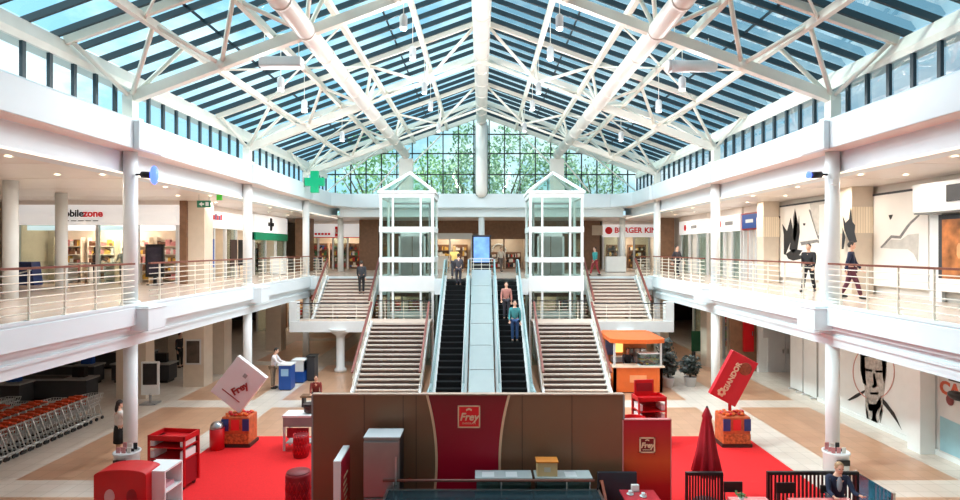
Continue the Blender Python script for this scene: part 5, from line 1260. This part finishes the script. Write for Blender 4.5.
def person(label, loc, rot=0, H=1.74, top=(230,230,230), bot=(40,44,56), hair=(60,44,34), long_hair=False, sleeves=True, skirt=False, lean=0, legs=((0,0),(0,0)), arms=((5,8,10),(5,8,10)), sit=False, coat=False, shoes=(30,28,28), head_pitch=0, shirt=None, skin=0, group=None):
    """faces local -Y. legs: (thigh swing forward deg, knee bend deg); arms: (swing forward, out, elbow bend)"""
    k = H/1.74
    t = thing('person', label, 'person', loc, rot, group)
    R = math.radians
    hipz = .92 if not sit else .50
    def fwd(p, ang, l, out=0, s=1):     # from p, pointing down rotated forward by ang
        return Vector((p.x + s*math.sin(R(out))*l, p.y - math.sin(R(ang))*l*math.cos(R(out)), p.z - math.cos(R(ang))*l*math.cos(R(out))))
    pel = Vector((0,0,hipz+.04)); 
    def up(p, l): return Vector((p.x, p.y - math.sin(R(lean))*l, p.z + math.cos(R(lean))*l))
    waist = up(pel,.14); chest = up(pel,.36); neck0 = up(pel,.50); neck1 = up(pel,.57); 
    hc = up(pel,.685) + Vector((0,-.02 - .03*math.sin(R(head_pitch)),0))
    J = {}
    for s, nm in ((-1,'l'),(1,'r')):
        i = 0 if s < 0 else 1
        hip = Vector((s*.095,0,hipz)); kn = fwd(hip, legs[i][0], .43); an = fwd(kn, legs[i][0]-legs[i][1], .42); toe = an + Vector((s*.02,-.15,-.045))
        sh = up(pel,.445) + Vector((s*.19,0,0)); el = fwd(sh, arms[i][0], .29, arms[i][1], s); wr = fwd(el, arms[i][0]+arms[i][2], .25, arms[i][1]*.3, s)
        J[nm] = (hip,kn,an,toe,sh,el,wr)
    # one continuous body
    v = [pel, waist, chest, neck0, neck1, hc - Vector((0,0,.03))]; e = [(0,1),(1,2),(2,3),(3,4),(4,5)]
    r = [(.15,.1),(.13,.095),(.16,.105),(.075,.07),(.052,.054),(.05,.055)]
    for nm in ('l','r'):
        hip,kn,an,toe,sh,el,wr = J[nm]; b = len(v)
        v += [hip, hip.lerp(kn,.5), kn, kn.lerp(an,.35), an, toe]; r += [.088,.078,.055,.056,.037,.03]
        e += [(0,b),(b,b+1),(b+1,b+2),(b+2,b+3),(b+3,b+4),(b+4,b+5)]; b = len(v)
        v += [sh, sh.lerp(el,.5), el, el.lerp(wr,.35), wr]; r += [.056,.046,.037,.036,.024]
        e += [(2,b),(b,b+1),(b+1,b+2),(b+2,b+3),(b+3,b+4)]
    vs, fs = bake([tuple(p) for p in v], e, r)
    mb = MB(); mb.add(vs, fs, 0, True)
    # head with face
    hq = Euler((R(head_pitch),0,0)).to_matrix()
    hb = MB(); hb.ball((0,0,0),(.076,.095,.115),0,16,12); hb.ball((0,-.03,-.065),(.056,.062,.058),0,12,8)
    hb.add([(0,-.118,-.022),(-.017,-.09,-.03),(.017,-.09,-.03),(0,-.092,.03)],[(0,2,3),(0,3,1),(0,1,2)],0,True)
    for s in (-1,1): hb.ball((s*.078,.008,-.005),(.012,.024,.034),0,8,6); hb.ball((s*.031,-.084,.012),(.015,.01,.009),1,8,6); hb.ball((s*.031,-.0925,.012),(.006,.004,.006),2,6,5); hb.ball((s*.031,-.084,.034),(.02,.008,.005),2,6,5)
    hb.ball((0,-.089,-.062),(.024,.008,.007),3,8,5)
    hb.v = [tuple(hq @ Vector(p) + hc) for p in hb.v]; b = len(mb.v); mb.v += hb.v; mb.f += [tuple(b+i for i in f) for f in hb.f]; mb.m += hb.m; mb.sm += [True]*len(hb.f)
    for s, nm in ((-1,'l'),(1,'r')):
        el, wr = J[nm][5], J[nm][6]; d = (wr-el).normalized(); q = Vector((0,0,-1)).rotation_difference(d)
        hv = [tuple(q @ Vector((-s*p[0]*1.0, -p[1], p[2])) + wr) for p in HAND[0]]
        mb.add(hv, HAND[1], 0, True)
    sk = SKIN[skin]
    hm = M('hair_%d_%d_%d' % hair, hair, .6, var=.15, scale=20)
    body = mb.build('body', [sk, M('eye_white',(230,228,222),.3), M('eye_dark',(40,30,26),.4), M('lip',(176,96,92),.5)], t)
    tm = M('cloth_%d_%d_%d' % top, top, .8, var=.08, scale=12); bm = M('cloth_%d_%d_%d' % bot, bot, .8, var=.08, scale=12)
    # hair
    hb = MB(); hb.ball((0,.018,.022),(.084,.098,.108),0,16,10)
    if long_hair: hb.ball((0,.07,-.09),(.078,.045,.16),0,12,8)
    hb.v = [tuple(hq @ Vector(p) + hc) for p in hb.v if True]
    # keep the face free: push hair in front of the ears back
    hb.v = [((x,max(y, hc.y-.062),z) if z < hc.z+.06 else (x,y,z)) for x,y,z in hb.v]
    hb.build('hair', hm, t)
    # top garment
    v = [pel+Vector((0,0,-.06 if not coat else -.12)), waist, chest, neck0]; e = [(0,1),(1,2),(2,3)]; r = [(.17,.122),(.148,.115),(.176,.124),(.085,.078)]
    for nm in ('l','r'):
        hip,kn,an,toe,sh,el,wr = J[nm]; b = len(v)
        if sleeves: v += [sh, sh.lerp(el,.5), el, el.lerp(wr,.5), el.lerp(wr,.93)]; r += [.07,.06,.052,.048,.04]; e += [(2,b)]+[(b+i,b+i+1) for i in range(4)]
        else: v += [sh, sh.lerp(el,.6)]; r += [.07,.062]; e += [(2,b),(b,b+1)]
    vs, fs = bake([tuple(p) for p in v], e, r); mb = MB(); mb.add(vs, fs, 0, True); mb.build('coat' if coat else 'jacket' if shirt else 'top', tm, t)
    if shirt:
        mb = MB(); c = chest + Vector((0,-.118,0)); mb.ball((c.x,c.y+.02,c.z-.02),(.055,.035,.16)); mb.build('shirt', M('cloth_%d_%d_%d' % shirt, shirt, .8, var=.05), t)
    # trousers or skirt
    if skirt:
        mb = MB(); mb.lathe([(.135,hipz+.12),(.165,hipz),(.18,hipz-.2),(.185,hipz-.42),(.17,hipz-.42)],0,0,18); 
        mb.v = [(x,y*.8,z) for x,y,z in mb.v]; mb.build('skirt', bm, t)
    else:
        v = [pel+Vector((0,0,.03))]; e = []; r = [(.155,.112)]
        for nm in ('l','r'):
            hip,kn,an,toe,sh,el,wr = J[nm]; b = len(v)
            v += [hip, hip.lerp(kn,.5), kn, kn.lerp(an,.4), kn.lerp(an,.93)]; r += [.1,.09,.07,.068,.058]; e += [(0,b)]+[(b+i,b+i+1) for i in range(4)]
        vs, fs = bake([tuple(p) for p in v], e, r); mb = MB(); mb.add(vs, fs, 0, True); mb.build('trousers', bm, t)
    for nm in ('l','r'):
        an, toe = J[nm][2], J[nm][3]; mb = MB(); c = an.lerp(toe,.45); mb.ball((c.x,c.y,c.z-.008),(.046,.135,.05),0,12,8)
        mb.v = [(x,y,max(z, an.z-.07)) for x,y,z in mb.v]; mb.build('shoe', M('shoe_%d_%d_%d' % shoes, shoes, .5, var=.05), t)
    t.scale = (k,k,k)
    low = min(J['l'][2].z, J['r'][2].z) - .07
    t.location.z -= low*k - .003
    # drop the figure so the lowest shoe meets its support
    return t
def stand_z(z): return z
walk = ((22,8),(-14,12)); walkarm = ((-16,8,12),(18,8,18))
person('woman with long dark hair, white top and black skirt beside the near left column', (-10.42,16.1,0), 2.5, 1.68, (232,228,224), (26,26,30), (36,26,24), True, True, True, arms=((20,8,40),(20,8,60)), head_pitch=10)
person('man in white shirt and beige trousers leaning to the blue promotion desk', (wx(272,24.3),24.3,0), PI/2, 1.74, (232,226,230), (150,130,110), (50,40,34), lean=10, arms=((40,6,30),(34,6,40)), head_pitch=16)
person('dark dressed person standing under the left gallery before the checkouts', (-15.4,28.6,0), 1.2, 1.75, (34,36,42), (28,28,32), (30,26,24))
person('person with dark backpack colours standing far under the left gallery', (-11.6,29.0,0), 3.0, 1.7, (40,40,44), (44,46,56), (40,30,26)) if False else None
# seated person on a bench
t = thing('bench', 'low wooden bench on the tan floor left of the booth', 'bench', (wx(316,21.6),21.6,0)); mb = MB(); mb.box(-.6,.6,-.2,.2,.36,.42); mb.build('seat', BROWN, t, bevel=.01)
for x in (-.5,.5): mb = MB(); mb.box(x-.04,x+.04,-.17,.17,0,.36); mb.build('leg', DGREY, t)
person('person in dark red jacket sitting on the low bench left of the booth', (wx(315,21.6),21.58,0), .3, 1.5, (120,40,34), (60,44,40), (80,50,36), sit=True, legs=((82,84),(84,82)), arms=((24,6,40),(24,6,40)), lean=8)
# on the left upper stair
n2 = 12; yst = 28.6+(31.25-28.6)*6/n2; zst = LZ+(F2-LZ)*7/n2
person('person in long dark grey coat walking up the left upper stair', (-6.4,yst-.06,zst), PI, 1.74, (62,64,70), (40,40,44), (70,60,50), coat=True, legs=((6,10),(0,0)), arms=walkarm)
def esc(y): i = int((y-EB)/(.2/SLP)); return .2*(i+1)
y_ = 28.2; person('blond person in yellow top stepping off the left escalator', (-1.4,28.9,4.52), PI, 1.7, (232,196,110), (50,48,56), (200,160,96), True, False, legs=walk, arms=walkarm)
y_ = 28.0; person('person in dark clothes standing on the top steps of the left escalator', (-1.15,28.05,esc(28.05)), PI, 1.6, (70,66,72), (50,46,56), (60,44,34), arms=((10,6,20),(10,6,20)))
person('person in pink top riding the right escalator, the upper of two', (1.14,25.75,esc(25.75)), 0, 1.7, (176,120,110), (60,56,64), (90,60,44), True, arms=((10,8,30),(5,8,10)))
person('person in teal jacket and blue trousers riding the right escalator, the lower of two', (1.45,24.4,esc(24.4)), 0, 1.78, (56,130,134), (34,66,110), (60,46,36), arms=((10,8,30),(5,8,10)))
person('person in teal top and red trousers beside the head of the right upper stair', (wx(594,32.6),32.6,F2), -1.2, 1.68, (60,150,150), (150,50,56), (50,40,36), legs=walk, arms=walkarm)
person('dark dressed person walking on the right gallery by the third column', (10.6,30.4,F2), 0.4, 1.74, (56,52,58), (40,40,46), (40,34,30), legs=walk, arms=walkarm)
person('man in dark navy jacket and wine red trousers walking on the right gallery', (11.55,17.5,F2), 0.9, 1.8, (30,38,66), (96,46,60), (40,34,32), legs=walk, arms=walkarm)
person('person in black walking on the right gallery before the splashed ink mural', (11.8,20.2,F2), -.9, 1.76, (28,28,32), (30,30,36), (30,26,24), legs=walk, arms=walkarm)
person('person with dark hair and dark top at the phone shop tables, left one', (-17.35,25.2,F2), 2.6, 1.64, (60,50,54), (50,50,60), (30,24,22), True, arms=((30,8,40),(30,8,40)))
person('person with dark hair and pale top at the phone shop tables, right one', (-16.1,25.2,F2), -2.4, 1.6, (196,186,186), (60,60,70), (34,28,24), arms=((30,8,40),(30,8,40)))
person('person in dark clothes serving behind the orange kiosk counter', (wx(627,24.5),24.55,.04), 0, 1.66, (46,44,50), (40,40,44), (50,38,30), arms=((30,8,50),(30,8,50)), head_pitch=14)
person('dark haired person browsing the far left corner shop', (-11.9,41.4,F2), 2.0, 1.7, (150,70,60), (50,50,60), (40,30,26))
person('person in grey standing before the white portal shop', (-2.0,40.9,F2), 2.8, 1.7, (130,120,116), (60,56,60), (70,52,40))
person('person in beige walking before the arched shop', (1.35,38.6,F2), .4, 1.7, (196,180,164), (110,96,90), (90,66,50), legs=walk, arms=walkarm)
person('fair haired seated man in navy jacket and grey shirt, looking down, behind the rose table', (7.72,12.2,.016), -.15, 1.8, (30,40,66), (70,74,84), (176,140,104), sit=True, legs=((80,82),(84,84)), arms=((32,8,58),(38,8,62)), lean=10, head_pitch=22, shirt=(150,156,164))

# ------------------------------------------------------------------ lettering to plain meshes
dg = bpy.context.evaluated_depsgraph_get(); dg.update()
for o in [o for o in bpy.data.objects if o.type == 'FONT']:
    me = bpy.data.meshes.new_from_object(o.evaluated_get(dg)); nm = o.name
    n = bpy.data.objects.new('tmp', me); COL.objects.link(n)
    if not me.materials: me.materials.append(o.data.materials[0])
    n.parent = o.parent; n.location = o.location; n.rotation_euler = o.rotation_euler; n.scale = o.scale
    for k_ in o.keys():
        if k_ in ('kind','label'): n[k_] = o[k_]
    bpy.data.objects.remove(o); n.name = nm
